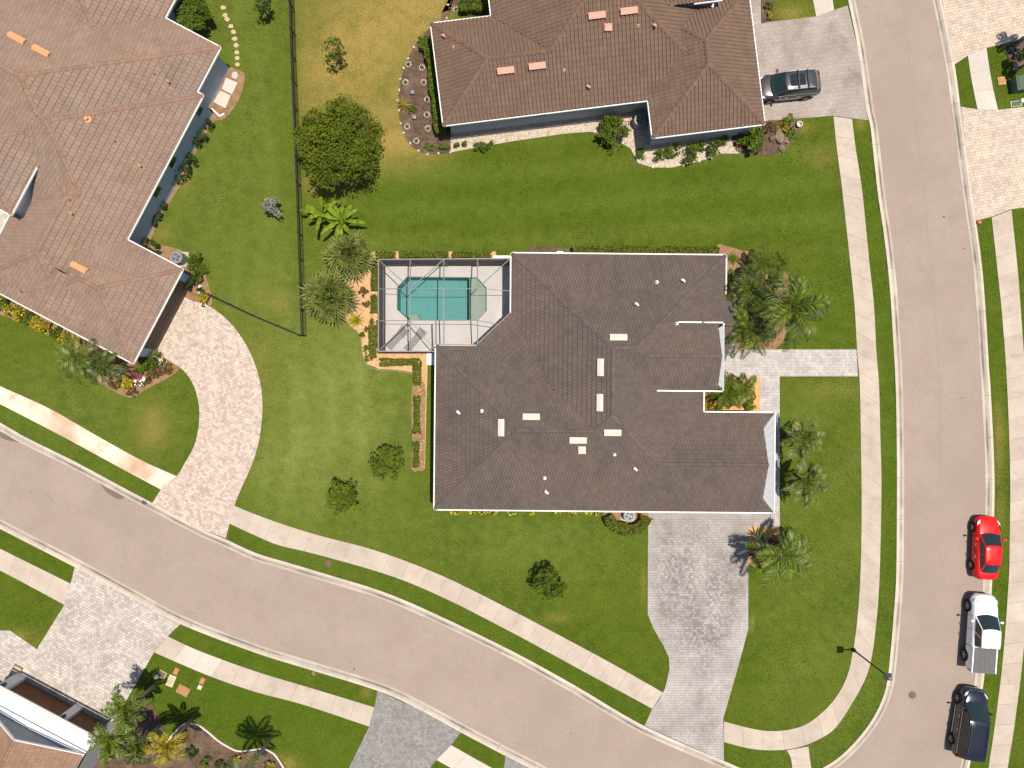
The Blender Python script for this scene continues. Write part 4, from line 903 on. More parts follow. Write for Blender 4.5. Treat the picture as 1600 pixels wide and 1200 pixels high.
# ---- the tan tile house
TH = math.atan2(.466, .885); f3 = frame(317, 149, TH, 2.9); f3h = frame(317, 149, TH, 2.9)
h3 = thing('house', 'house with tan flat tile roof and blue grey walls', 'house', (*P(150, 250), 0))
def r3(x0, x1, y0, y1): return rect(f3, x0, x1, y0, y1)
roof3 = Roof([Wing(r3(-560, -11, -79, 302), 2.9), Wing(r3(-400, 0, 0, 302), 2.9), Wing(r3(-179, 0, 150, 421), 2.9), Wing(r3(-100, 98.5, 255, 421), 2.9),
              Wing(r3(-391, -109, -420, 62), 2.9), Wing(r3(-126, 31, 342, 400), 2.9, [None, SL, None, SL]),
              Wing(r3(-330, -149.4, 150, 300), 4.6)])
tile_roof(roof3, h3, 'tile_left', 'cap_left', .40, .29, .040, capw=.16, view=inview, edge_shade=-3.0)
OUT3 = [f3(*p) for p in ((0, 0), (0, 255), (98.5, 255), (98.5, 421), (-179, 421), (-179, 302), (-560, 302), (-560, -79), (-391, -79), (-391, -420), (-109, -420), (-109, -79), (-11, -79), (-11, 0))]
ins3 = walls(h3, OUT3, .38, 2.86, 'stucco_blue'); soffit(h3, OUT3, 2.84)
o = ccw(OUT3)
for i in range(len(o)): gutter_run(h3, o[i], o[(i+1) % len(o)], 2.9, w=.075)
driveway('entry_court', r3(-340, -185, 308, 416), 'pale paved entry court behind the tan roof', 'paver_pale', TH, .3, .3)
OUTF = r3(-330, -149.4, 150, 300); walls(h3, OUTF, .35, 4.56, 'white', 2.4); o = ccw(OUTF)
for i in range(4): gutter_run(h3, o[i], o[(i+1) % 4], 4.6, w=.075)
for p in ((27, 61), (65, 81), (124, 419)): ridge_vent(roof3, h3, *p, 'vent_orange', L=1.2, W=.4)
for p in ((263, 128), (219, 259), (112, 333)): pipe_vent(roof3, h3, *p, 'vent_orange', r=.05, h=.25, kind='neck')
for p in ((242, 117), (181, 222), (110, 313)): pipe_vent(roof3, h3, *p, 'dark_grey', r=.03, h=.18)
pipe_vent(roof3, h3, 138, 187, 'vent_orange', r=.12, h=.3)
for i in range(len(ins3)):
    a, b = ins3[i], ins3[(i+1) % len(ins3)]; L = math.hypot(b[0]-a[0], b[1]-a[1])
    out = (b[1]-a[1], -(b[0]-a[0])); 
    if abs(L-255*.0449) < .3 and out[0] > 0:        # long east wall: small windows
        for t in (.05, .41, .62): wall_window(h3, b if False else a, b, 1-t, .8 if t > .1 else .6, 1.5, 2.2, fr='stucco_blue')
    if abs(L-(166*.0449-.76)) < .35 and out[0] > 0:          # garage door wall
        mb = MB(); l = L; ex, ey = (b[0]-a[0])/l, (b[1]-a[1])/l; nx_, ny_ = ey, -ex
        q = lambda t, o_: (a[0]+ex*t+nx_*o_, a[1]+ey*t+ny_*o_)
        door = None
        for k in range(4):
            mb = MB(); mb.prism([q(.7, .01), q(l-.55, .01), q(l-.55, .05), q(.7, .05)], .02+k*.60, .60+k*.60, .5)
            if door is None: door = mb.build('garage_door', M['wood2'], h3)
            else: mb.build('door_panel', M['wood2'], door)

# ---- the terracotta and white metal roofed garage across the street
f4 = frame(99.5, 1101, R(28), 0.0)
h4 = thing('house', 'house front with two brown garage doors under a white metal roof', 'house', (*f4(0, 40), 0))
ZE4 = 3.35
w4 = Wing([f4(-86, 0), f4(86, 0), f4(86, 240), f4(-86, 240)], ZE4, [None, SL, SL, SL]); roof4 = Roof([w4])
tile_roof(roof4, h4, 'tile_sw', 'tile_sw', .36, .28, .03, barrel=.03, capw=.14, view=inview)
zA = w4.z(*f4(0, .5))
mb = MB(); A, B = f4(-84, 4), f4(84, 4); mid = f4(0, 4); mb.add([(*A, ZE4), (*B, ZE4), (*mid, zA-.04)], [[0, 1, 2]], .5); mb.build('gable', M['stucco_grey'], h4)
for s_ in (-1, 1):
    mb = MB(); a = f4(86*s_, -1.2); b = f4(0, -1.2); mb.bar((a[0], a[1], ZE4+.02), (b[0], b[1], zA+.04), .05, .16); mb.build('rake_trim', M['white'], h4)
pent_roof(h4, f4(86, 3), f4(-86, 3), 2.72, 3.42, 20.5/21.0, ribs=.42)
gutter_run(h4, f4(87, -18.5), f4(-87, -18.5), 2.74, w=.14)
wl = [f4(-88, -4.5), f4(-88, 200), f4(88, 200), f4(88, -4.5)]
walls(h4, [f4(-88, -4.5), f4(88, -4.5), f4(88, 230), f4(-88, 230)], 0.02, 3.3, 'stucco_grey')
for u0, u1 in ((-71, 17), (29, 76)):
    door = None
    n = max(4, int((u1-u0)/3.6)); 
    for k in range(n):
        mb = MB(); a0 = u0+(u1-u0)*k/n+.12; a1 = u0+(u1-u0)*(k+1)/n-.12
        mb.prism([f4(a0, -5.2), f4(a1, -5.2), f4(a1, -4.7), f4(a0, -4.7)], .02, 2.55)
        if door is None:
            m0 = MB(); m0.prism([f4(u0, -4.9), f4(u1, -4.9), f4(u1, -4.6), f4(u0, -4.6)], .01, 2.6); door = m0.build('garage_door', M['wood'], h4)
        mb.build('plank', M['wood'], door)
for u0, u1 in ((-86, -71), (17, 29), (76, 88)):
    mb = MB(); mb.prism([f4(u0, -12), f4(u1, -12), f4(u1, -4.55), f4(u0, -4.55)], 0, 2.68, .5); c = mb.build('column', M['stucco'], h4)
    um = (u0+u1)/2; p = f4(um, -14); mb = MB()
    mb.lathe([(.05, 1.75), (.12, 1.82), (.15, 2.12), (.17, 2.14), (.02, 2.26)], 8, (p[0], p[1], 0), .5); mb.build('wall_lamp', M['black_metal'], c)

# ------------------------------------------------------------------ pool, deck, screen enclosure
def loop_sheet(name, outer, inner, z, m, parent=None, kind='structure', label=None):
    bm = bmesh.new(); E = []
    for lp in (outer, inner):
        vs_ = [bm.verts.new((x, y, z)) for x, y in lp]
        E += [bm.edges.new((vs_[i], vs_[(i+1) % len(vs_)])) for i in range(len(vs_))]
    bmesh.ops.triangle_fill(bm, use_beauty=True, edges=E)
    bmesh.ops.recalc_face_normals(bm, faces=bm.faces[:])
    for f in bm.faces:
        if f.normal.z < 0: f.normal_flip()
    me = bpy.data.meshes.new(name); bm.to_mesh(me); bm.free(); me.materials.append(m); return tag(mk(name, me, parent), label, None, None, kind)
DECK_B = PP([(600.5, 416), (803, 416), (803, 500), (750, 552), (600.5, 552)])
loop_sheet('pool_deck', DECK_B, POOL, .06, M['deck'], label='pale concrete pool deck inside the screen enclosure')
mb = MB()
for i in range(len(DECK_B)):
    a, b = DECK_B[i], DECK_B[(i+1) % len(DECK_B)]; mb.add([(*a, -.05), (*b, -.05), (*b, .06), (*a, .06)], [[0, 1, 2, 3]])
mb.build('deck_edge', M['deck'], kind='structure')
loop_sheet('pool_coping', POOL, offset_poly(POOL, .06), .055, M['coping'])
PI = offset_poly(POOL, .06); mb = MB(); n = len(PI)
for i in range(n):
    a, b = PI[i], PI[(i+1) % n]; mb.add([(*a, -1.45), (*b, -1.45), (*b, .055), (*a, .055)], [[0, 1, 2, 3]], .5)
mb.add([(*p, -1.45) for p in PI], [list(range(n))], .5); mb.build('pool_basin', M['pool'], kind='structure', label='teal pool basin with clipped corners')
xs0 = P(733, 0)[0]; sh = clip_hp(PI, 1, 0, -xs0); mb = MB(); mb.prism(offset_poly(sh, .01), -1.44, -.22, .5); mb.build('sun_shelf', M['shelf'], kind='structure')
mb = MB(); mb.prism(PP([(733, 434), (735.5, 434), (735.5, 501), (733, 501)]), -1.43, -.20, .5); mb.build('shelf_edge_tile', M['coping'], kind='structure')
st = PP([(636, 492), (650, 491), (657, 499.5), (640, 499.5)]); mb = MB(); mb.prism(st, -1.44, -.35, .5); mb.build('pool_step', M['shelf'], kind='structure')
sheet('pool_water', offset_poly(POOL, .065), -.03, M['water'])

cg = thing('screen_enclosure', 'bronze framed insect screen cage over the swimming pool', 'pool cage', (*P(690, 480), 0))
ZC, ZT = 2.72, 3.25
C = lambda px, py, z: (*P(px, py, z), z)
eave = [C(591.5, 405.5, ZC), C(797, 404, ZC), C(797, 490, ZC), C(744, 541, ZC), C(681, 541, ZC), C(681, 549, ZC), C(591.5, 549, ZC)]
def beam(a, b, w=.065, h=.11, name='beam'):
    mb = MB(); mb.bar(a, b, w, h, .5); return mb.build(name, M['cage'], cg)
for i in range(len(eave)): beam(eave[i], eave[(i+1) % len(eave)], .075, .14, 'eave_beam')
gxx = [641, 693.5, 746]; yN, yS = 451, 500.5
top = {(x, y): C(x, y, ZT) for x in gxx for y in (yN, yS)}
for x in gxx:
    y_low = 549 if x == 641 else 541
    beam(C(x, 405.5, ZC), top[(x, yN)]); beam(top[(x, yN)], top[(x, yS)]); beam(top[(x, yS)], C(x, y_low, ZC))
for y in (yN, yS):
    beam(C(591.5, y+.5, ZC), top[(641, y)], .04, .08, 'purlin'); beam(top[(641, y)], top[(693.5, y)], .04, .08, 'purlin'); beam(top[(693.5, y)], top[(746, y)], .04, .08, 'purlin')
beam(top[(746, yN)], C(797, 454.5, ZC), .04, .08, 'purlin'); beam(top[(746, yS)], C(779, 507, ZC), .04, .08, 'purlin')
for a, b in ((C(591.5, 405.5, ZC), top[(641, yN)]), (C(693.5, 405.5, ZC), top[(641, yN)]), (C(797, 404, ZC), top[(746, yN)]), (C(591.5, 549, ZC), top[(641, yS)]), (C(681, 549, ZC), top[(641, yS)])): beam(a, b, .055, .09, 'hip_brace')
beam(C(681, 500.5, ZT-.06), C(681, 541, ZC), .09, .12)
drop = lambda p: (p[0], p[1], .05)
for p in (eave[0], eave[6], eave[5], C(641, 405.5, ZC), C(693.5, 405.5, ZC), C(746, 405.5, ZC), eave[1], C(591.5, yN, ZC), C(591.5, yS, ZC), C(641, 549, ZC)):
    mb = MB(); mb.box(p[0]-.04, p[0]+.04, p[1]-.04, p[1]+.04, .05, ZC-.07, .5); mb.build('post', M['cage'], cg)
for a, b in ((eave[6], eave[0]), (eave[0], eave[1]), (eave[5], eave[6])):
    mb = MB(); mb.bar((a[0], a[1], .95), (b[0], b[1], .95), .05, .06, .5); mb.build('chair_rail', M['cage'], cg)
    mb = MB(); mb.add([(a[0], a[1], .06), (b[0], b[1], .06), (b[0], b[1], ZC-.07), (a[0], a[1], ZC-.07)], [[0, 1, 2, 3]], .5); mb.build('wall_screen', M['screen_side'], cg)
cells = [(eave[0], C(641, 405.5, ZC), top[(641, yN)]), (eave[0], top[(641, yN)], C(591.5, yN, ZC)), (C(591.5, yN, ZC), top[(641, yN)], top[(641, yS)], C(591.5, yS, ZC)),
         (C(591.5, yS, ZC), top[(641, yS)], eave[6]), (eave[6], top[(641, yS)], C(641, 549, ZC)), (top[(641, yN)], top[(693.5, yN)], top[(693.5, yS)], top[(641, yS)]), (top[(693.5, yN)], top[(746, yN)], top[(746, yS)], top[(693.5, yS)]),
         (C(641, 405.5, ZC), C(693.5, 405.5, ZC), top[(693.5, yN)], top[(641, yN)]), (C(693.5, 405.5, ZC), C(746, 405.5, ZC), top[(746, yN)], top[(693.5, yN)]),
         (C(746, 405.5, ZC), eave[1], top[(746, yN)]), (top[(746, yN)], eave[1], C(797, 454.5, ZC)), (top[(746, yN)], C(797, 454.5, ZC), C(779, 507, ZC), top[(746, yS)]), (top[(746, yS)], C(779, 507, ZC), eave[3]),
         (top[(641, yS)], top[(693.5, yS)], C(693.5, 541, ZC), C(681, 541, ZC), C(641, 549, ZC)), (top[(693.5, yS)], top[(746, yS)], eave[3], C(693.5, 541, ZC))]
for c in cells:
    mb = MB(); mb.add([(p[0], p[1], p[2]-.02) for p in c], [list(range(len(c)))], .5); mb.build('roof_screen', M['screen_top'], cg)

def lounger(px, py, ang, label):
    t = thing('sun_lounger', label, 'lounger', (*P(px, py), .06), ang, 'loungers on the pool deck')
    for s_ in (-1, 1):
        mb = MB(); mb.bar((-.95, .31*s_, .30), (.32, .31*s_, .30), .05, .05); mb.build('side_rail', M['grey_metal'], t, True)
    mb = MB(); mb.add([(-.95, -.29, .32), (.32, -.29, .32), (.32, .29, .32), (-.95, .29, .32)], [(0, 1, 2, 3)]); mb.add([(-.95, -.29, .30), (.32, -.29, .30), (.32, .29, .30), (-.95, .29, .30)], [(3, 2, 1, 0)]); mb.build('seat', M['sling'], t, True)
    mb = MB(); V = [(.32, -.29, .32), (1.0, -.29, .62), (1.0, .29, .62), (.32, .29, .32)]; mb.add(V, [(0, 1, 2, 3)]); mb.add([(x, y, z-.02) for x, y, z in V], [(3, 2, 1, 0)])
    bk = mb.build('backrest', M['sling'], t, True)
    mb = MB()
    for s_ in (-1, 1): mb.bar((.32, .31*s_, .31), (1.02, .31*s_, .62), .05, .05)
    mb.bar((1.02, -.31, .62), (1.02, .31, .62), .05, .05); mb.build('backrest_frame', M['grey_metal'], t, True)
    for x in (-.8, .25):
        for s_ in (-1, 1): mb = MB(); mb.bar((x, .31*s_, 0), (x, .31*s_, .29), .045); mb.build('leg', M['grey_metal'], t, True)
    for s_ in (-1, 1):
        mb = MB(); mb.bar((-.1, .37*s_, .46), (.3, .37*s_, .46), .06, .04); mb.bar((-.05, .36*s_, .30), (-.05, .36*s_, .45), .04); mb.build('armrest', M['grey_metal'], t, True)
lounger(622, 529, R(47), 'grey sling lounger on the pool deck next to the left screen wall')
lounger(650, 532, R(49), 'grey sling lounger on the pool deck beside the cage door post')
t = thing('pool_skimmer_lid', 'small round brown ring lying on the pool deck', 'lid', (*P(730.5, 531), .062))
mb = MB(); mb.lathe([(.13, 0), (.13, .035), (.07, .035), (.07, .01)], 16); mb.build('ring', M['terracotta'], t, True)
mb = MB(); mb.lathe([(.068, 0), (.068, .02)], 12); mb.build('centre', M['white'], t, True)
# ------------------------------------------------------------------ vegetation
def crown_pts(r, h, n, clumps, rng, hollow=.45, flat=1.0):
    """leaf positions on uneven clumps through an ellipsoid crown, base at z=0"""
    d = rng.normal(size=(clumps, 3)); d[:, 2] = np.abs(d[:, 2])*flat-.25; d /= np.linalg.norm(d, axis=1)[:, None]
    cc = d*rng.uniform(hollow, .86, clumps)[:, None]; k = rng.integers(0, clumps, n)
    cr = rng.uniform(.20, .42, clumps)*(3.2/max(3, clumps**.5))**.5*(1.25 if clumps > 200 else 1)
    o = rng.normal(size=(n, 3)); o /= np.linalg.norm(o, axis=1)[:, None]; o *= rng.uniform(.35, 1.0, n)[:, None]**.6
    p = cc[k]+o*cr[k][:, None]; ck = rng.uniform(0, 1, clumps)[k]
    return np.column_stack([p[:, 0]*r, p[:, 1]*r, (p[:, 2]*.5+.5)*h]), ck
def shrub(px, py, r, h, m, label, name='shrub', cat='shrub', n=None, leaf=.16, clumps=None, group=None, seed=None, flowers=None, hollow=.45, z0=0.0, sx=1.0, trunk=0.0):
    rng = np.random.default_rng(seed if seed is not None else int(px*31+py*17))
    x, y = P(px, py, h*.5+trunk); t = thing(name, label, cat, (x, y, z0), group=group)
    n = n or int(60+420*r*r*(.16/leaf)**2); clumps = clumps or max(6, int(14*r+6))
    C, ck = crown_pts(r, h, n, clumps, rng, hollow); C[:, 0] *= sx; C[:, 2] += trunk
    tint = np.clip(.55*ck+.45*rng.uniform(0, 1, n), 0, 1)
    me = leaf_mesh('foliage', C, leaf*.62, leaf*1.25, M[m], .75, rng, tint); mk('foliage', me, t, True)
    mb = MB(); k = 3 if not trunk else 6
    if trunk: mb.tube([(0, 0, -.1), (.02, .01, trunk*.6), (0, 0, trunk+h*.25)], [.05+.03*r, .04+.025*r, .02+.015*r], 7)
    for i in range(k):
        a = rng.uniform(0, 6.28); rr = r*rng.uniform(.35, .75); mb.tube([(0, 0, trunk*.8), (math.cos(a)*rr*.5, math.sin(a)*rr*.5, trunk+h*.35), (math.cos(a)*rr, math.sin(a)*rr, trunk+h*.7)], [.018+.012*r, .015+.008*r, .006], 5)
    mb.build('stem', M['bark'], t, True)
    if flowers:
        fm, fn, fs = flowers; C, _ = crown_pts(r*1.02, h*1.06, fn, clumps, rng, .7); C[:, 2] += trunk
        mk('flowers', leaf_mesh('flowers', C, fs, fs, M[fm], 1.2, rng), t, True)['kind'] = 'stuff'
    return t
def hedge(pts, w, h, label, m='hedge', dens=230, leaf=.13, name='hedge', seed=3):
    """clipped hedge along a polyline (survey units), width and height in metres"""
    rng = np.random.default_rng(seed); W = PP(pts, h*.5); s = arclen(W); n = int(s[-1]*(w+h*1.2)*dens)
    t = thing(name, label, 'hedge', (*W[0], 0)); d = rng.uniform(0, s[-1], n); C = np.zeros((n, 3))
    side = rng.uniform(0, 1, n); 
    for i in range(n):
        p = at_len(W, s, d[i]); q = at_len(W, s, min(d[i]+.1, s[-1])); q0 = at_len(W, s, max(d[i]-.1, 0)); dx, dy = q[0]-q0[0], q[1]-q0[1]; l = math.hypot(dx, dy) or 1
        wob = 1+.14*math.sin(d[i]*2.3+seed)+.10*math.sin(d[i]*5.1)
        if side[i] < .62: o, z = rng.uniform(-.5, .5)*w*wob, h*(rng.uniform(.84, 1.0))*(.95+.05*wob)
        else: o, z = (.5 if side[i] < .81 else -.5)*w*wob*rng.uniform(.85, 1), rng.uniform(.1, .95)*h
        C[i] = (p[0]-dy/l*o-W[0][0], p[1]+dx/l*o-W[0][1], z)
    mk('foliage', leaf_mesh('foliage', C, leaf*.7, leaf*1.2, M[m], .8, rng), t, True)
    mb = MB(); k = max(2, int(s[-1]/.6))
    for i in range(k):
        p = at_len(W, s, (i+.5)*s[-1]/k); x, y = p[0]-W[0][0], p[1]-W[0][1]
        mb.tube([(x, y, -.05), (x+rng.uniform(-.1, .1)*w, y+rng.uniform(-.1, .1)*w, h*.8)], [.025, .01], 5)
    mb.build('stems', M['bark'], t, True); return t

def feather_palm(px, py, zc, L, nf, label, m='frond', trunk_r=.12, name='palm_tree', seed=0, leafl=.42, e0=(.0, 1.15), droop=1.5, tips=None, wid=.075, group=None, dens=28, base=None, az=None, young=None, bushy=0.0):
    """pixel = where the crown centre is seen; zc = crown height"""
    rng = np.random.default_rng(seed+int(px)); x, y = P(px, py, zc) if base is None else base
    t = thing(name, label, 'palm', (x, y, 0), group=group)
    mb = MB(); mb.tube([(0, 0, -.1), (.03, .02, zc*.4), (0, 0, zc*.85), (0, 0, zc+.05)], [trunk_r*1.35, trunk_r, trunk_r*.85, trunk_r*.9], 9); mb.build('trunk', M['palm_bark'], t, True)
    for i in range(nf):
        phi = (i*2.39996+rng.uniform(-.3, .3)) if az is None else az[i % len(az)]+rng.uniform(-.1, .1)
        el = e0[0]+(e0[1]-e0[0])*((i+.5)/nf)+rng.uniform(-.12, .12); Lf = L*rng.uniform(.82, 1.08)*(1-.25*((i+.5)/nf)); dr = droop*rng.uniform(.8, 1.2)
        bend = rng.uniform(-.45, .45)
        k = dens; pos = np.zeros((k+1, 3)); p = np.array([0, 0, zc]); T = []; ph = phi
        for j in range(k+1):
            s_ = j/k; e = el-dr*s_**1.3; ph = phi+bend*s_; d = np.array([math.cos(e)*math.cos(ph), math.cos(e)*math.sin(ph), math.sin(e)])
            pos[j] = p; T.append(d); p = p+d*Lf/k
        V = []; tt = []; V2 = []; dryf = bool(tips) and rng.uniform() < tips; cut = rng.uniform(.55, .85)
        for j in range(2, k+1):
            s_ = j/k; d = T[j]; sd = np.cross(d, [0, 0, 1]); sd /= max(np.linalg.norm(sd), 1e-6); upv = np.cross(sd, d)
            ll = leafl*(math.sin(math.pi*min(.97, .16+.80*s_))**.7)*rng.uniform(.85, 1.1)
            for sg in (-1, 1):
                a = sd*sg*.82+d*(.45+.4*s_)+upv*(rng.uniform(-.25, .2)+bushy*rng.uniform(-1, 1))-np.array([0, 0, .22]); a /= np.linalg.norm(a)
                w_ = d*wid*.5; b0 = pos[j]; mid = b0+a*ll*.5; tip = b0+a*ll-np.array([0, 0, .10*ll])
                q4 = [b0-w_*.6, mid-w_, tip, mid+w_]
                if dryf and s_ > cut: V2 += [b0-w_*.4, b0+a*ll*.35-w_*.5, b0+a*ll*.7-np.array([0, 0, .12*ll]), b0+a*ll*.35+w_*.5]
                else: V += q4; tt.append(rng.uniform(.0, 1))
        mm = m
        if young and i >= nf-young: mm = 'frond_lite'
        fo = mk('frond', np_mesh('frond', np.array(V), 4, tt, M[mm]), t, True)
        mb = MB(); mb.tube([tuple(q) for q in pos[::4]], [.028*(1-.7*i_/max(1, len(pos[::4])-1)) for i_ in range(len(pos[::4]))], 5); mb.build('rachis', M['frond_lite'], fo, True)
        if V2: mk('dry_tip', np_mesh('dry_tip', np.array(V2), 4, rng.uniform(0, 1, len(V2)//4), M['frond_tan']), fo, True)
    return t
def fan_palm(px, py, zc, r, nl, label, m='frond_fan', seed=0, trunk_r=.14):
    rng = np.random.default_rng(seed+int(px)); x, y = P(px, py, zc); t = thing('fan_palm', label, 'palm', (x, y, 0))
    mb = MB(); mb.tube([(0, 0, -.1), (0, 0, zc)], [trunk_r*1.2, trunk_r], 9); mb.build('trunk', M['palm_bark'], t, True)
    for i in range(nl):
        phi = i*2.39996+rng.uniform(-.2, .2); e = -.15+1.25*((i+.5)/nl)+rng.uniform(-.1, .1); pl = r*rng.uniform(.42, .60)*(1-.2*(i/nl))
        d = np.array([math.cos(e)*math.cos(phi), math.cos(e)*math.sin(phi), math.sin(e)]); c = np.array([0, 0, zc])+d*pl; sd = np.cross(d, [0, 0, 1]); sd /= np.linalg.norm(sd)+1e-9; up = np.cross(sd, d)
        V = []; tt = []; ns = 13
        for j in range(ns):
            a = (j/(ns-1)-.5)*4.1; q = d*math.cos(a)+sd*math.sin(a)+up*.18*math.cos(a*1.3); q /= np.linalg.norm(q); ll = r*rng.uniform(.42, .56)*(1-.12*abs(a))
            mid = c+q*ll*.55; tip = c+q*ll-np.array([0, 0, .20*ll]); w_ = np.cross(q, up); w_ = w_/(np.linalg.norm(w_)+1e-9)*.055
            V += [c, mid-w_, tip, mid+w_]; tt.append(rng.uniform(0, 1))
        fo = mk('fan_leaf', np_mesh('fan_leaf', np.array(V), 4, tt, M[m]), t, True)
        mb = MB(); mb.tube([(0, 0, zc-.05), tuple(c)], [.022, .012], 5); mb.build('petiole', M['frond_lite'], fo, True)
    return t
def rosette(px, py, r, n, label, m, name='agave', cat='plant', z0=.05, seed=0, wid=.10, e=(.15, 1.1), group=None):
    rng = np.random.default_rng(seed+int(px*3)); x, y = P(px, py, z0+r*.3); t = thing(name, label, cat, (x, y, 0), group=group)
    for i in range(n):
        phi = i*2.39996; el = e[0]+(e[1]-e[0])*i/n; L = r*rng.uniform(.85, 1.1); V = []; pts = []; p = np.array([0, 0, z0])
        for j in range(5):
            ee = el-.55*(j/4)**2; pts.append(p.copy()); p = p+np.array([math.cos(ee)*math.cos(phi), math.cos(ee)*math.sin(phi), math.sin(ee)])*L/4
        sd = np.array([-math.sin(phi), math.cos(phi), 0]); ws = [.5, 1, .85, .5, .02]
        for j in range(4): V += [pts[j]-sd*wid*.5*ws[j], pts[j+1]-sd*wid*.5*ws[j+1], pts[j+1]+sd*wid*.5*ws[j+1], pts[j]+sd*wid*.5*ws[j]]
        mk('leaf', np_mesh('leaf', np.array(V), 4, [rng.uniform()]*4, M[m]), t, True)
    return t
def banana(px, py, zc, L, n, label, seed=0, az=None):
    rng = np.random.default_rng(seed); x, y = P(px, py, zc); t = thing('banana_plant', label, 'plant', (x, y, 0), group='banana plants by the fence')
    mb = MB(); mb.tube([(0, 0, -.1), (.02, 0, zc)], [.11, .07], 9); mb.build('stem', M['frond_lite'], t, True)
    for i in range(n):
        phi = i*2.39996+seed if az is None else az[i]; el = rng.uniform(.35, 1.0); Lf = L*rng.uniform(.75, 1.1); k = 9; p = np.array([0, 0, zc*.97]); V = []; tt = []; rows = []
        for j in range(k+1):
            s_ = j/k; e = el-1.5*s_**1.2; d = np.array([math.cos(e)*math.cos(phi), math.cos(e)*math.sin(phi), math.sin(e)]); sd = np.array([-math.sin(phi), math.cos(phi), 0])
            w_ = .15*(.7+.6*rng.uniform())*math.sin(math.pi*min(.98, .03+.95*max(0, (s_-.12)/.88)))**.6 if s_ > .12 else .02
            rows.append((p-sd*w_-np.array([0, 0, w_*.35]), p.copy(), p+sd*w_-np.array([0, 0, w_*.35]))); p = p+d*Lf/k
        for j in range(k):
            a, b = rows[j], rows[j+1]
            V += [a[0], b[0], b[1], a[1]]; V += [a[1], b[1], b[2], a[2]]; tt += [rng.uniform()]*2
        mk('leaf', np_mesh('leaf', np.array(V), 4, tt, M['banana']), t, True)
    return t
def tree(px, py, r, h, trunk, m, label, n, leaf, clumps, seed, name='tree', hollow=.45, limbs=7):
    rng = np.random.default_rng(seed); x, y = P(px, py, trunk+h*.5); t = thing(name, label, 'tree', (x, y, 0))
    C, ck = crown_pts(r, h, n, clumps, rng, hollow); C[:, 2] += trunk
    tint = np.clip(.6*ck+.4*rng.uniform(0, 1, n), 0, 1); cr = mk('crown', leaf_mesh('crown', C, leaf*.6, leaf*1.3, M[m], .7, rng, tint), t, True)
    mb = MB(); mb.tube([(0, 0, -.1), (.03, .02, trunk*.5), (0, 0, trunk+h*.3)], [.05+r*.045, .04+r*.032, .02+r*.015], 9); mb.build('trunk', M['bark'], t, True)
    for i in range(limbs):
        a = i*2.4+rng.uniform(-.3, .3); rr = r*rng.uniform(.5, .85); z1 = trunk+h*rng.uniform(.3, .8); mb = MB()
        mb.tube([(0, 0, trunk*.85), (math.cos(a)*rr*.4, math.sin(a)*rr*.4, trunk+(z1-trunk)*.5), (math.cos(a)*rr, math.sin(a)*rr, z1)], [.02+r*.018, .015+r*.011, .006], 6); mb.build('limb', M['bark'], t, True)
    return t

# trees
tree(531, 226, 3.25, 4.6, 1.3, 'leaf_oak', 'large round dark green tree growing against the black fence', 26000, .15, 260, 5, 'oak_tree', .25, 11)
tree(523, 78, .95, 1.7, 1.1, 'leaf_mid', 'thin young tree on the dry brown lawn', 330, .15, 22, 6, 'young_tree', .3)
tree(428, 322, .85, 1.4, .8, 'leaf_grey', 'sparse greyish young tree left of the black fence', 420, .15, 22, 7, 'young_tree', .3)
tree(412, 6, .8, 1.2, 1.0, 'leaf_dark', 'dark sapling on the lawn near the stepping stones', 240, .16, 14, 8, 'young_tree', .3)
tree(606, 726, 1.42, 1.5, .95, 'leaf_citrus', 'small round tree next to the narrow brown hedge bed', 2300, .15, 50, 9, 'ornamental_tree', .25)
tree(534, 776, 1.42, 1.5, .95, 'leaf_citrus', 'small round tree on open lawn between pink driveway and brown bed', 2300, .15, 50, 10, 'ornamental_tree', .25)
tree(859, 912, 1.40, 1.6, .9, 'leaf_mid', 'dark round tree on the lawn left of the grey driveway', 2600, .145, 50, 11, 'ornamental_tree', .25)
tree(300, 18, 1.5, 2.2, .5, 'leaf_mid', 'dense round green tree at the corner of the tan roof', 3400, .17, 50, 12, 'ornamental_tree', .35)
banana(503, 334, 1.7, 1.7, 7, 'banana plant with long split leaves beside the black fence', 1, [3.0, 2.7, 3.5, .6, 4.5, 5.6, 1.6])
banana(533, 345, 1.9, 1.9, 11, 'banana plant with broad bright leaves below the large round tree', 2)
banana(520, 330, 1.3, 1.2, 6, 'short banana plant between two taller ones', 4)
fan_palm(546, 399, 1.5, 2.1, 30, 'silvery fan palm touching the hedge at the cage corner', seed=1)
fan_palm(516, 466, 1.6, 2.35, 32, 'larger silvery fan palm at the edge of the tan mulch bed', seed=2)
feather_palm(1236, 480, 4.6, 3.6, 22, 'large dark green feather palm between front walk and lawn', seed=3, leafl=.72, trunk_r=.16, dens=24, droop=1.35, wid=.115, young=5)
feather_palm(1176, 455, 3.4, 2.5, 16, 'mid height feather palm next to the entry roof', seed=4, leafl=.6, droop=1.4, dens=22, wid=.11)
feather_palm(1168, 512, 3.2, 2.7, 16, 'leaning feather palm at the corner of the front walk', seed=14, leafl=.6, droop=1.3, dens=22, wid=.11, young=2)
feather_palm(1190, 412, 1.6, 1.7, 16, 'low bushy palm at the north east corner of the charcoal roof', m='leaf_mid', seed=5, leafl=.4, dens=24, trunk_r=.08)
feather_palm(1218, 410, 1.3, 1.3, 12, 'low spreading palm at the lawn edge of the front bed', m='leaf_mid', seed=25, leafl=.35, dens=22, trunk_r=.07)
feather_palm(1254, 686, 3.0, 2.15, 17, 'feather palm with straw tips opposite the garage gable, nearer the front walk', m='frond_mix', seed=6, leafl=.42, droop=1.5, tips=.6, dens=24, wid=.12)
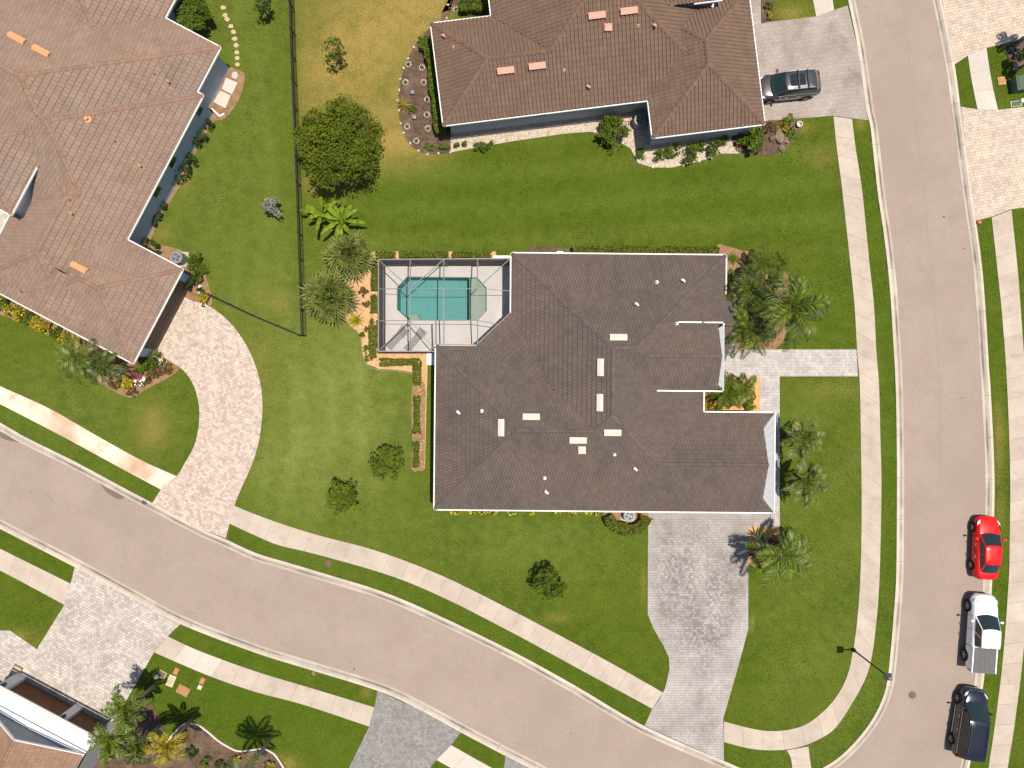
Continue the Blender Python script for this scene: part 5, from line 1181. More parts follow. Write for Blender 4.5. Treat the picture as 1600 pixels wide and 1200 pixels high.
feather_palm(1260, 754, 3.0, 2.2, 18, 'feather palm with many straw fronds opposite the garage gable, nearer the street corner', m='frond_mix', seed=7, leafl=.42, droop=1.5, tips=.75, dens=24, wid=.12)
feather_palm(1221, 868, 3.0, 2.9, 14, 'arching bright green palm leaning over the lawn beside the grey driveway', m='frond_lite', seed=8, leafl=.75, droop=1.25, dens=36, wid=.095, az=[-.3, .5, 1.1, 2.9, 3.6, -1.2, -2.0, -.8, .1], e0=(.1, .9))
feather_palm(1138, 614, 1.5, 1.9, 14, 'green cycad palm filling the nook beside the garage', m='leaf_mid', seed=9, leafl=.42, dens=26, trunk_r=.12)
feather_palm(1163, 606, 1.7, 1.5, 11, 'bright young palm at the orange bed corner by the walk', m='frond', seed=39, leafl=.42, dens=24, trunk_r=.10, young=4)
feather_palm(118, 560, 3.4, 2.3, 14, 'green feather palm on the lawn before the tan roofed house', seed=10, leafl=.55, dens=28, wid=.06, young=6)
feather_palm(160, 572, 3.0, 1.9, 12, 'feather palm with bleached fronds nearest the tan gutter corner', seed=11, leafl=.45, dens=26, tips=.3)
feather_palm(193, 1112, 4.2, 2.0, 12, 'bushy foxtail palm beside the second brown garage door', m='frond_lite', seed=12, leafl=.50, dens=44, droop=1.5, wid=.085, bushy=.9)
feather_palm(168, 1160, 4.0, 1.9, 12, 'bushy foxtail palm overhanging the terracotta roof corner', m='frond_lite', seed=13, leafl=.48, dens=44, droop=1.5, wid=.085, bushy=.9)
feather_palm(214, 1168, 3.2, 1.8, 12, 'darker foxtail palm between the green and the golden palm', m='frond', seed=15, leafl=.45, dens=40, droop=1.5, wid=.085, bushy=.9)
feather_palm(258, 1168, 4.0, 1.95, 12, 'golden yellow palm at the edge of the dark mulch bed', m='frond_yellow', seed=16, leafl=.44, dens=40, droop=1.4, wid=.085, bushy=.9)
feather_palm(0, 0, 5.6, 2.2, 10, 'tall feather palm with grey trunk in the dark mulch bed', m='frond', seed=17, leafl=.55, dens=30, droop=1.3, base=P(424, 1150))
# right edge: trees whose shade falls on the grass strip
tree(1655, 52, .75, 1.2, 3.2, 'leaf_dark', 'clipped ball tree beside the cream driveway', 900, .16, 20, 21, 'ball_tree', .5)
t_ = [o for o in bpy.data.objects if o.get('label') == 'clipped ball tree beside the cream driveway'][0]; t_.location.x, t_.location.y = P(1592, 107)
feather_palm(0, 0, 3.8, 1.3, 9, 'small palm in the black mulch bed by the cream driveway', seed=22, leafl=.4, dens=22, base=P(1590, 66))
shrub(1596, 84, .55, .7, 'leaf_dark', 'dark shrub in the black mulch bed by the cream driveway')
shrub(1583, 76, .4, .5, 'leaf_pale', 'silvery shrub in the black mulch bed by the cream driveway')

# hedges
hedge([(588, 398.5), (618, 398.5)], .42, .75, 'short clipped hedge at the north west corner of the pool cage', seed=1)
hedge([(625, 398.5), (701, 398.5)], .45, .75, 'clipped hedge along the middle of the cage north wall', seed=2)
hedge([(708, 398.5), (768, 398)], .45, .75, 'clipped hedge ending at the white pad beside the cage', seed=3)
hedge([(585.5, 408), (585.5, 454)], .38, .7, 'clipped hedge on the cage west wall beside the fan palms', seed=4)
hedge([(584.5, 461), (584.5, 489)], .38, .65, 'short clipped hedge halfway down the cage west wall', seed=5)
hedge([(583, 508), (583, 559)], .50, .7, 'clipped hedge at the south end of the cage west wall', seed=6)
hedge([(594, 566), (652, 565.5), (652.5, 602)], .50, .7, 'L shaped clipped hedge below the pool cage', seed=7)
hedge([(651.5, 618), (651.5, 678)], .42, .45, 'low green hedge in the narrow brown bed, upper half', 'leaf_mid', seed=8)
hedge([(650.5, 690), (650.5, 730)], .42, .45, 'low green hedge in the narrow brown bed, lower half', 'leaf_mid', seed=9)
hedge([(895, 391), (1122, 392)], .5, .8, 'long low hedge along the north wall of the charcoal roofed house', seed=10)
hedge([(950, 806), (956, 818), (968, 825), (982, 827), (996, 825), (1006, 816), (1010, 806)], .8, .8, 'curved hedge screening the air conditioner below the south eave', seed=11)
hedge([(668, 60), (676, 100), (682, 150), (689, 210)], .75, .9, 'loose green hedge along the west wall of the brown roofed house', 'leaf_mid', 200, .17, seed=12)
hedge([(668, 68), (656, 70)], .7, .8, 'rounded end of the hedge beside the ring planters', 'leaf_mid', 200, .17, seed=13)
hedge([(735, 8), (738, -20)], 1.2, .9, 'loose shrubs in the inside corner of the brown roof', 'leaf_mid', 150, .18, seed=14)
hedge([(718, 14), (760, 14)], .5, .8, 'hedge under the upper west eave of the brown roof', 'leaf_mid', 170, .17, seed=15)
# shrubs round the main house
for i, (px, py, r) in enumerate(((567, 522, .32), (572, 546, .33), (576, 559, .34), (585, 503, .33))):
    shrub(px, py, r, .5, 'leaf_mid', ['small round green shrub at the bed edge level with the loungers', 'round green shrub near the lower end of the tan bed', 'round green shrub at the curved foot of the tan bed', 'round green shrub touching the cage west wall'][i], leaf=.11)
rosette(555, 500, .75, 22, 'yellow striped agave below the larger fan palm', 'leaf_yellow', seed=1, wid=.12)
shrub(567, 457, .42, .5, 'leaf_red', 'reddish brown shrub in tan mulch beside the fan palms', leaf=.13); shrub(572, 474, .30, .4, 'leaf_red', 'small reddish shrub in tan mulch below another', leaf=.12); shrub(573, 514, .22, .35, 'leaf_red', 'tiny reddish shrub between round green shrubs', leaf=.1)
rosette(1146, 404, .62, 20, 'spiky yucca at the north east roof corner', 'leaf_lite', 'yucca', seed=2, wid=.08); rosette(1160, 437, .6, 18, 'yellow striped spiky plant under the palms', 'leaf_yellow', 'yucca', seed=3, wid=.09)
shrub(1143, 432, .45, .6, 'leaf_mid', 'green shrub against the east wall gutter'); shrub(1141, 448, .4, .5, 'leaf_yellow', 'yellow green shrub beside the entry porch roof'); shrub(1172, 470, .8, .9, 'leaf_dark', 'dark green shrub in the middle of the front bed', leaf=.14)
shrub(1163, 488, .7, .8, 'leaf_dark', 'dark shrub below the mid height feather palm', leaf=.14); shrub(1190, 478, .6, .8, 'leaf_mid', 'green shrub below the large feather palm'); shrub(1205, 520, .55, .5, 'leaf_red', 'reddish shrub at the foot of the large feather palm', leaf=.13); shrub(1212, 440, .7, .8, 'leaf_mid', 'green shrub at the lawn side of the front bed')
for i, (px, py) in enumerate(((1107, 634), (1116, 622), (1122, 638))): rosette(px, py, .6, 20, ['spiky plant against the white gutter in the orange bed', 'spiky plant at the back of the orange bed', 'spiky plant at the garage side of the orange bed'][i], ['leaf_yellow', 'leaf_mid', 'leaf_dark'][i], 'yucca', seed=10+i, wid=.07)
shrub(1172, 632, .5, .6, 'leaf_lite', 'bright shrub at the walk side of the orange bed'); shrub(1120, 606, .4, .4, 'leaf_red', 'reddish shrub under the entry gutter', leaf=.12)
rosette(1189, 842, .95, 24, 'large bronze green yucca in the corner bed beside the driveway', 'leaf_pale', 'yucca', seed=20, wid=.12, z0=.5)
shrub(1211, 846, .5, .5, 'leaf_red', 'dark red shrub in the corner bed beside the driveway', leaf=.13); shrub(1180, 868, .5, .5, 'leaf_red', 'red and green shrub at the driveway edge', leaf=.14, flowers=('flower_red', 30, .09)); shrub(1196, 872, .4, .4, 'leaf_yellow', 'low yellow plants beside the red shrub')
for i, px in enumerate((710, 740, 755, 770, 800, 830, 870, 895, 920, 935)): shrub(px, 797.5, .38, .55, 'leaf_mid', 'low yellow flowering shrub along the south eave', leaf=.12, flowers=('flower_yellow', 70, .09), group='yellow shrubs under the south eave')
# brown roofed house
shrub(959, 207, 1.45, 1.6, 'leaf_mid', 'large green bush with red tips in pale gravel', leaf=.2, n=1300, flowers=('leaf_red', 60, .14))
for i, (px, py, r, lb) in enumerate(((1003, 240, .45, 'small shrub in gravel at the inner wall corner'), (1033, 244, .55, 'green shrub in gravel near the white edging stones'), (1053, 236, .6, 'green shrub in gravel second from the inner corner'), (1077, 238, .85, 'large green shrub in gravel at the middle of the wall'), (1094, 228, .5, 'narrow green shrub in gravel against the wall'), (1117, 230, .75, 'green shrub in gravel left of the boulder bed'), (1130, 218, .45, 'small green shrub against the grey wall'))):
    shrub(px, py, r, r*1.3, 'leaf_mid', lb, leaf=.17)
shrub(1180, 216, 1.15, 1.3, 'leaf_mid', 'broad green shrub beside the brown boulders', leaf=.19); shrub(1165, 222, .8, .9, 'leaf_mid', 'green shrub between gravel and boulder bed', leaf=.18)
shrub(1203, 197, .6, .6, 'leaf_red', 'reddish shrub at the roof corner by the driveway', leaf=.15); shrub(1222, 200, .6, .6, 'leaf_yellow', 'yellow green shrub at the driveway edge', leaf=.16); shrub(1234, 186, .55, 1.0, 'leaf_lite', 'upright bright plant leaning over the grey driveway', leaf=.18, n=90); shrub(1237, 207, .55, .6, 'leaf_lite', 'bright shrub beside the small pot', leaf=.16)
for i, (px, py) in enumerate(((760, 227), (747, 229), (726, 224), (713, 226))): shrub(px, py, [.55, .35, .22, .22][i], .5, 'leaf_mid', ['green shrub in gravel near the lawn edge', 'small shrub at the left end of the gravel strip', 'tiny dark plant by the house corner, second from the corner', 'tiny dark plant right at the house corner'][i], leaf=.14)
shrub(672, 228, .42, .4, 'leaf_lite', 'bright grass tuft at the foot of the dark mulch bed', leaf=.16); shrub(694, 229, .38, .4, 'leaf_mid', 'green tuft near the house corner in dark mulch', leaf=.15)
rosette(630, 162, .75, 16, 'spiky yellow green plant between two black boxes', 'leaf_yellow', 'yucca', seed=31, wid=.06); shrub(645, 172, .4, .3, 'leaf_mid', 'low green weeds in dark mulch', leaf=.1)
# tan roofed house
for i, (px, py, r, h_, lb) in enumerate(((325, 195, .42, .7, 'small dark shrub nearest the white downspout'), (310, 215, .7, .9, 'dark green shrub left of the white downspout along the blue wall'), (298, 248, .62, .8, 'dark shrub in the middle of the blue wall'), (284, 268, .75, 1.0, 'broad dark shrub along the blue wall'), (268, 280, .6, .8, 'dark shrub beside the small dark window'), (248, 318, .65, .8, 'dark shrub near the lower end of the blue wall'), (242, 340, .65, .8, 'dark shrub beside the lowest window of the blue wall'), (228, 382, .65, .7, 'dark shrub at the inner corner of the tan roof'), (240, 388, .5, .6, 'low shrub between inner corner and air conditioner'))):
    shrub(px, py, r, h_, 'leaf_dark', lb, leaf=.17)
for i, (px, py, r, m_, lb) in enumerate(((303, 407, .75, 'leaf_mid', 'green shrub right of the air conditioner'), (311, 426, .7, 'leaf_mid', 'green shrub at the bed edge below the air conditioner'), (300, 445, .75, 'leaf_dark', 'dark shrub where the short fence starts'), (316, 464, .55, 'leaf_yellow', 'yellow croton beside white flowers'))): shrub(px, py, r, .9, m_, lb, leaf=.17)
shrub(314, 452, .3, .35, 'leaf_mid', 'white flowers above the yellow croton', 'flower_clump', 'flowers', leaf=.1, flowers=('flower_white', 70, .09)); shrub(318, 476, .32, .35, 'leaf_mid', 'white flowers at the end of the pink driveway', 'flower_clump', 'flowers', leaf=.1, flowers=('flower_white', 80, .09))
for i in range(9):
    u_ = i/8; shrub(2+u_*112, 476+u_*60, .62, .8, 'leaf_yellow' if i % 3 else 'leaf_mid', ['yellow croton shrub in the row along the tan eave', 'green shrub in the croton row along the tan eave'][0 if i % 3 else 1], leaf=.17, flowers=('flower_yellow', 12, .10), group='croton row along the tan eave', seed=60+i)
shrub(232, 565, 1.0, 1.1, 'leaf_mid', 'round dark green bush at the tan gutter corner', leaf=.17); shrub(218, 574, .6, .7, 'leaf_mid', 'small green bush joined to the round bush', leaf=.16)
shrub(213, 586, .45, .5, 'flower_red', 'magenta leaved plant in the tan house flower bed', leaf=.15); shrub(196, 597, .6, .6, 'leaf_yellow', 'orange yellow croton in the tan house flower bed', leaf=.15, flowers=('flower_yellow', 60, .1)); shrub(180, 600, .5, .5, 'leaf_red', 'bronze plant left of the orange croton', leaf=.14)
for i, (px, py, lb) in enumerate(((253, 567, 'white flowers beside the round bush'), (224, 597, 'white flowers below the magenta plant'), (209, 599, 'white flowers beside the orange croton'))): shrub(px, py, .34, .35, 'leaf_mid', lb, 'flower_clump', 'flowers', leaf=.1, flowers=('flower_white', 90, .09))
for i, (px, py, lb) in enumerate(((245, 583, 'brown ornamental grass between white flowers'), (262, 575, 'brown ornamental grass near the pink driveway'), (232, 590, 'brown ornamental grass beside magenta plant'), (205, 610, 'dark bronze plant at the tip of the flower bed'))): shrub(px, py, .5, .45, 'leaf_red', lb, leaf=.14)
rosette(268, 577, .4, 16, 'yellow green spiky plant near the driveway edge', 'leaf_yellow', 'yucca', seed=41, wid=.06)
shrub(1200, 8, .35, .4, 'leaf_mid', 'small shrub in the narrow dark bed beside the brown roof', leaf=.13); shrub(1203, 26, .3, .35, 'leaf_yellow', 'small yellow shrub in the narrow dark bed beside the brown roof', leaf=.12)
# palm bed plants
for i, (px, py, m_, lb) in enumerate(((322, 1190, 'leaf_mid', 'small green plant in the dark mulch bed'), (370, 1188, 'leaf_yellow', 'yellow green plant in the dark mulch bed'), (345, 1196, 'leaf_dark', 'dark plant in the mulch between the green and yellow plants'), (300, 1175, 'leaf_dark', 'dark shrub under the golden palm'), (420, 1196, 'leaf_yellow', 'yellow plant beside the grey palm trunk'))): shrub(px, py, .45, .5, m_, lb, leaf=.15)
# ------------------------------------------------------------------ vehicles (local frame: x forward, y left, z up)
def loft(stations, n_sub=1):
    """stations: (x, z_low, z_top, w_low, w_mid, w_top, crown); closed ends"""
    V = []; prof = []
    for x, zl, zt, wl, wm, wt, cr in stations:
        zm = zl+(zt-zl)*.55
        half = [(wl*.75, zl), (wl, zl+.06), (wm, zl+(zt-zl)*.30), (wm, zm), (wt+(wm-wt)*.35, zt-.07), (wt*.93, zt), (wt*.5, zt+cr*.75)]
        ring = [(y, z) for y, z in half]+[(0, zt+cr)]+[(-y, z) for y, z in half[::-1]]+[(0, zl)]
        V += [(x, y, z) for y, z in ring]; k = len(ring)
    F = []
    for i in range(len(stations)-1):
        for j in range(k): F.append([i*k+j, (i+1)*k+j, (i+1)*k+(j+1) % k, i*k+(j+1) % k])
    F += [list(range(k)), [(len(stations)-1)*k+j for j in range(k)][::-1]]
    return V, F
def smooth_obj(o, lev=2):
    for p in o.data.polygons: p.use_smooth = True
    md = o.modifiers.new('subdivision', 'SUBSURF'); md.levels = lev; md.render_levels = lev
def cabin(t, belt, roof, body, zb, zr, crown=.05, glassm='carglass', side_split=(.5,), roofm=None, rear=True):
    """belt, roof: (x_rear, x_front, w_rear, w_front, bow_rear, bow_front); builds shell, roof skin and separate panes"""
    def ring(q, z, nf=5, ns=6):
        xr, xf, wr, wf, br, bf = q; R_ = []
        for i in range(nf): s_ = i/(nf-1)*2-1; R_.append((xf+bf*(1-s_*s_), -wf*s_, z))      # front: +y .. -y
        for i in range(1, ns): u = i/ns; w = wf+(wr-wf)*u+.03*math.sin(math.pi*u); R_.append((xf+(xr-xf)*u, -w, z))
        for i in range(nf): s_ = i/(nf-1)*2-1; R_.append((xr-br*(1-s_*s_), wr*s_, z))
        for i in range(1, ns): u = i/ns; w = wr+(wf-wr)*u+.03*math.sin(math.pi*u); R_.append((xr+(xf-xr)*u, w, z))
        return R_
    B, T = ring(belt, zb), ring(roof, zr); n = len(B); nf, ns = 5, 6
    mb = MB(); mb.add(B+T, [[i, n+i, n+(i+1) % n, (i+1) % n] for i in range(n)], .5, True)
    mb.build('pillars', body, t, True)
    cx = sum(p[0] for p in T)/n; V = list(T); k0 = 0
    for f, h in ((.93, .030), (.6, .055), (.25, .065)): V += [(cx+(p[0]-cx)*f, p[1]*f, zr+h*crown/.05) for p in T]
    F = [[r_*n+i, (r_+1)*n+i, (r_+1)*n+(i+1) % n, r_*n+(i+1) % n] for r_ in range(3) for i in range(n)]+[[3*n+i for i in range(n)]]
    mb = MB(); mb.add(V, F[:-1]+[F[-1][::-1]], .5, True); ro = mb.build('roof', roofm or body, t, True)
    def pane(i0, i1, name, t0=.07, t1=.93, e=.10):
        idx = [(i0+i) % n for i in range(i1-i0+1)]; m = len(idx); P0 = [Vector(B[i]) for i in idx]; P1 = [Vector(T[i]) for i in idx]
        def cv(L, s_):
            x = s_*(m-1); i = min(int(x), m-2); return L[i].lerp(L[i+1], x-i)
        V = []; k = 8
        nrm = (P0[-1]-P0[0]).cross(P1[0]-P0[0]).normalized(); c = (P0[0]+P1[-1])/2
        if nrm.dot(Vector((c.x-cx, c.y, 0.2))) < 0: nrm = -nrm
        for tt in (t0, t1):
            for j in range(k+1): s_ = e*.5+(1-e)*j/k; V.append(cv(P0, s_).lerp(cv(P1, s_), tt)+nrm*.012)
        mb = MB(); mb.add(V, [[j, j+1, k+1+j+1, k+1+j] for j in range(k)], .5, True); mb.build(name, M[glassm], t, True)
    pane(0, nf-1, 'windshield', .04, .97, .06)
    s0 = nf-1; s1 = nf-1+ns
    cuts = [0]+list(side_split)+[1]
    def sidepanes(a0, a1):
        span = a1-a0
        for u0, u1 in zip(cuts, cuts[1:]):
            i0 = a0+int(round(span*u0)); i1 = a0+int(round(span*u1)); pane(i0, i1, 'side_window', .12, .90, .10)
    sidepanes(s0, s1)
    if rear: pane(s1, s1+nf-1, 'rear_window', .10, .92, .10)
    sidepanes(s1+nf-1, s1+nf-1+ns)
    return ro
def wheel(t, x, y, r, w=.22):
    s_ = 1 if y > 0 else -1; mb = MB()
    mb.lathe([(r*.62, -w/2), (r*.92, -w/2), (r, -w*.32), (r, w*.32), (r*.92, w/2), (r*.62, w/2)], 20, (x, y, r), .5, 'y', cap=False); ty = mb.build('wheel', M['tyre'], t, True)
    mb = MB(); yo = y+s_*w*.40
    mb.lathe([(r*.64, -.01), (r*.64, .02), (r*.56, .02), (r*.56, -.01)], 20, (x, yo, r), .5, 'y', cap=False)
    mb.lathe([(r*.16, -.03), (r*.16, .03), (.001, .03)], 10, (x, yo, r), .5, 'y')
    for k in range(5):
        a = k*2*math.pi/5+.3; d = Vector((math.cos(a), 0, math.sin(a))); c = Vector((x, yo, r)); mb.bar(c+d*r*.12, c+d*r*.6, .05, .03)
    mb.build('rim', M['rim'], ty, True)
    mb = MB(); mb.lathe([(r*.6, -.005), (.001, -.005)], 16, (x, y+s_*w*.22, r), .5, 'y', cap=False); mb.build('brake_disc', M['dark_grey'], ty, True)
def arch(t, x, y, r, s_):
    mb = MB(); V = []; n = 14
    for rr in (r*.6, r*1.17):
        for k in range(n+1): a = math.pi*(-.12+1.24*k/n); V.append((x+rr*math.cos(a), y, r+rr*math.sin(a)))
    mb.add(V, [[k, k+1, n+1+k+1, n+1+k] if s_ < 0 else [k, n+1+k, n+1+k+1, k+1] for k in range(n)], .5); mb.build('wheel_arch', M['tyre'], t, True)
def bits(t, L, W, zb, body, mirx, xw, hl=True, rail=None):
    for s_ in (-1, 1):
        mb = MB(); mb.obox((mirx, s_*(W/2+.10), zb+.06), ((1, 0, 0), (0, 1, 0), (0, 0, 1)), (.07, .11, .075)); m_ = mb.build('mirror', body, t, True)
        mb = MB(); mb.bar((mirx, s_*(W/2-.1), zb), (mirx, s_*(W/2+.05), zb+.04), .05, .04); mb.build('mirror_arm', M['dark_grey'], m_, True)
        for hx in xw:
            mb = MB(); mb.obox((hx, s_*(W/2+.008), zb-.14), ((1, 0, 0), (0, 1, 0), (0, 0, 1)), (.10, .022, .02)); mb.build('door_handle', M['chrome'], t, True)
def lamp_patch(t, pts, name, m):
    mb = MB(); mb.add(pts, [list(range(len(pts)))], .5); mb.build(name, M[m], t, True)
def place(px, py, fx, fy, name, label, cat):
    return thing(name, label, cat, (*P(px, py), 0 if False else -.095), math.atan2(-fy, fx), None)
def car_body(t, st, body, lev=2):
    V, F = loft(st); mb = MB(); mb.add(V, F, .5, True); o = mb.build('body', body, t, True); smooth_obj(o, lev); return o
def wheels4(t, xf, xr, W, r, w=.22):
    for x in (xf, xr):
        for s_ in (-1, 1): wheel(t, x, s_*(W/2-w/2+.025), r, w); arch(t, x, s_*(W/2+.012), r, s_)
def seam(t, pts, m='tyre', w=.014):
    mb = MB()
    for a, b in zip(pts, pts[1:]): mb.bar(a, b, w, w, .5)
    mb.build('panel_gap', M[m], t, True)

# red saloon
t = place(1533.5, 853, .045, -1, 'parked_car', 'red saloon car parked half on the grass verge in front of a white pickup', 'car')
W = 1.82
car_body(t, [(-2.33, .45, .80, .55, .60, .50, .02), (-2.24, .28, .98, .72, .78, .62, .03), (-1.8, .22, 1.04, .84, .90, .74, .03), (-.9, .20, 1.02, .88, .915, .80, .02), (.5, .20, .99, .88, .915, .80, .02), (1.0, .20, .97, .88, .915, .78, .04), (1.6, .21, .88, .87, .905, .72, .05), (2.08, .25, .76, .78, .84, .62, .04), (2.33, .36, .62, .50, .58, .46, .02)], M['red'])
cabin(t, (-1.78, 1.02, .66, .76, .10, .16), (-.98, .22, .55, .60, .05, .10), M['red'], .98, 1.43)
wheels4(t, 1.42, -1.37, W, .33); bits(t, 4.6, W, .96, M['red'], .72, (.25, -.65))
for s_ in (-1, 1):
    lamp_patch(t, [(2.08, s_*.60, .735), (1.92, s_*.80, .72), (1.65, s_*.86, .80), (1.82, s_*.66, .835)][::s_], 'headlight', 'lampglass'); lamp_patch(t, [(-2.30, s_*.50, .92), (-2.05, s_*.74, .95), (-2.0, s_*.80, .80), (-2.3, s_*.60, .76)][::-s_], 'tail_light', 'redlens')
    seam(t, [(.98, s_*.918, .45), (.98, s_*.918, .85)]); seam(t, [(-.22, s_*.922, .35), (-.22, s_*.922, .9)])
seam(t, [(1.22, -.66, .972), (1.26, 0, 1.02), (1.22, .66, .972)])
# white pickup
t = place(1524.5, 983, .07, -1, 'parked_pickup', 'white crew cab pickup with dark bed cover parked behind a red car', 'pickup truck')
W = 1.93
car_body(t, [(-2.85, .55, .95, .78, .82, .78, .0), (-2.78, .42, 1.20, .86, .92, .86, .0), (-2.2, .36, 1.24, .90, .955, .88, .0), (-.95, .34, 1.24, .92, .965, .88, .0), (.4, .34, 1.20, .92, .965, .86, .01), (1.2, .34, 1.18, .92, .965, .86, .04), (1.9, .36, 1.12, .92, .96, .82, .06), (2.5, .42, 1.02, .86, .92, .74, .05), (2.82, .50, .85, .62, .70, .58, .02)], M['carwhite'])
cabin(t, (-.92, 1.30, .80, .82, .02, .18), (-.80, .45, .66, .66, .01, .10), M['carwhite'], 1.17, 1.80, .04)
wheels4(t, 1.82, -1.82, W, .40, .26); bits(t, 5.7, W, 1.16, M['carwhite'], .95, (.35, -.45))
mb = MB(); mb.box(-2.80, -.97, -.80, .80, 1.20, 1.285, .5); tc_ = mb.build('bed_cover', M['tonneau'], t, True)
for y_ in (-.35, .0, .35): mb = MB(); mb.box(-2.70, -1.1, y_-.01, y_+.01, 1.286, 1.294, .5); mb.build('cover_rib', M['tonneau'], tc_, True)
for s_ in (-1, 1):
    mb = MB(); mb.box(-2.80, -.97, s_*.86-.045, s_*.86+.045, 1.19, 1.27, .5); mb.build('bed_rail', M['carwhite'], t, True)
    seam(t, [(-.95, s_*.975, .45), (-.95, s_*.975, 1.12)], w=.025); seam(t, [(.25, s_*.975, .45), (.25, s_*.975, 1.1)]); seam(t, [(1.25, s_*.973, .5), (1.25, s_*.97, 1.05)])
    lamp_patch(t, [(2.62, s_*.50, .99), (2.45, s_*.82, .98), (2.2, s_*.90, .98), (2.35, s_*.70, 1.075)][::s_], 'headlight', 'lampglass'); lamp_patch(t, [(-2.83, s_*.82, 1.12), (-2.70, s_*.945, 1.12), (-2.70, s_*.95, .80), (-2.83, s_*.84, .80)][::-s_], 'tail_light', 'redlens')
mb = MB(); mb.box(2.55, 2.80, -.62, .62, .50, .66, .5); mb.build('bumper', M['grey_metal'], t, True)
mb = MB(); mb.box(-.85, -.78, -.30, .10, 1.78, 1.83, .5); mb.build('brake_light', M['dark_grey'], t, True)
mb = MB(); mb.lathe([(.03, 0), (.012, .16)], 6, (.25, .45, 1.83), .5); mb.build('antenna', M['black_metal'], t, True)
# navy people carrier
t = place(1507.5, 1123, .155, -1, 'parked_minivan', 'dark navy minivan parked behind the white pickup', 'minivan')
W = 1.99
car_body(t, [(-2.55, .50, .95, .70, .78, .72, .0), (-2.48, .30, 1.10, .84, .92, .86, .0), (-1.9, .24, 1.12, .92, .985, .90, .0), (-.6, .22, 1.10, .94, .995, .90, .0), (.6, .22, 1.06, .94, .995, .90, .01), (1.3, .22, 1.04, .93, .985, .86, .04), (1.9, .24, .98, .90, .95, .76, .06), (2.35, .28, .86, .80, .86, .62, .04), (2.58, .38, .70, .52, .60, .46, .02)], M['navy'])
ro = cabin(t, (-2.45, 1.52, .88, .84, .04, .20), (-2.28, .50, .76, .72, .02, .12), M['navy'], 1.04, 1.72, .05, side_split=(.34, .67))
for k in range(7):
    y_ = -.48+k*.16; mb = MB(); mb.box(-2.1, .30, y_-.012, y_+.012, 1.785, 1.793, .5); mb.build('roof_rib', M['navy'], ro, True)
wheels4(t, 1.56, -1.50, W, .35); bits(t, 5.15, W, 1.04, M['navy'], 1.0, (.45, -.55))
for s_ in (-1, 1):
    mb = MB(); mb.bar((-2.25, s_*.94, 1.085), (1.15, s_*.915, 1.05), .025, .03); mb.build('belt_trim', M['chrome'], t, True)
    mb = MB(); mb.bar((-1.0, s_*1.0, .35), (1.1, s_*1.0, .35), .025, .05); mb.build('sill_trim', M['chrome'], t, True)
    mb = MB(); mb.bar((-2.1, s_*.66, 1.81), (.2, s_*.64, 1.81), .03, .04); mb.build('roof_rail', M['black_metal'], t, True)
    lamp_patch(t, [(2.34, s_*.56, .85), (2.20, s_*.78, .86), (1.95, s_*.88, .92), (2.08, s_*.70, .955)][::s_], 'headlight', 'lampglass'); lamp_patch(t, [(-2.53, s_*.80, 1.08), (-2.38, s_*.955, 1.05), (-2.38, s_*.965, .78), (-2.53, s_*.82, .78)][::-s_], 'tail_light', 'redlens')
    seam(t, [(.15, s_*1.002, .35), (.15, s_*1.0, 1.0)]); seam(t, [(-1.0, s_*1.002, .4), (-1.0, s_*1.0, 1.0)])
mb = MB(); mb.bar((2.42, -.50, .79), (2.42, .50, .79), .06, .05); mb.build('grille_trim', M['chrome'], t, True)
# graphite SUV in the driveway
t = place(1225, 141, -1, .098, 'parked_suv', 'graphite SUV with roof bars parked on the wide grey driveway', 'SUV'); t.location.z = .03
W = 1.87
car_body(t, [(-2.30, .50, .98, .62, .70, .60, .0), (-2.20, .32, 1.08, .80, .86, .78, .02), (-1.6, .25, 1.08, .88, .93, .84, .01), (-.5, .24, 1.06, .90, .935, .86, .0), (.6, .24, 1.04, .90, .935, .84, .01), (1.2, .25, 1.03, .89, .93, .80, .04), (1.8, .27, .97, .86, .90, .72, .06), (2.18, .30, .86, .74, .80, .60, .04), (2.36, .40, .70, .48, .56, .44, .02)], M['graphite'])
ro = cabin(t, (-2.12, 1.28, .78, .80, .06, .18), (-1.62, .42, .64, .66, .04, .12), M['graphite'], 1.03, 1.64, .05, side_split=(.34, .67))
for x0, x1 in ((-.28, .22), (-.86, -.42)):
    mb = MB(); mb.box(x0, x1, -.42, .42, 1.66, 1.708, .5); mb.build('sunroof', M['glass'], ro, True)
for x in (-.36, -1.05):
    mb = MB(); mb.bar((x, -.66, 1.78), (x, .66, 1.78), .09, .05); bz = mb.build('roof_bar', M['black_metal'], t, True)
    for s_ in (-1, 1): mb = MB(); mb.box(x-.05, x+.05, s_*.62-.03, s_*.62+.03, 1.64, 1.78, .5); mb.build('bar_foot', M['black_metal'], bz, True)
for s_ in (-1, 1):
    mb = MB(); mb.bar((-1.5, s_*.635, 1.70), (.3, s_*.65, 1.70), .035, .05); mb.build('roof_rail', M['grey_metal'], t, True)
    lamp_patch(t, [(2.14, s_*.54, .855), (2.0, s_*.76, .86), (1.78, s_*.84, .92), (1.9, s_*.66, .955)][::s_], 'headlight', 'lampglass'); lamp_patch(t, [(-2.26, s_*.55, 1.05), (-2.12, s_*.83, 1.05), (-2.12, s_*.88, .88), (-2.27, s_*.62, .88)][::-s_], 'tail_light', 'redlens')
    mb = MB(); mb.bar((-1.9, s_*.84, 1.075), (1.0, s_*.855, 1.05), .02, .025); mb.build('belt_trim', M['chrome'], t, True)
wheels4(t, 1.36, -1.34, W, .35); bits(t, 4.7, W, 1.03, M['graphite'], .85, (.30, -.60))

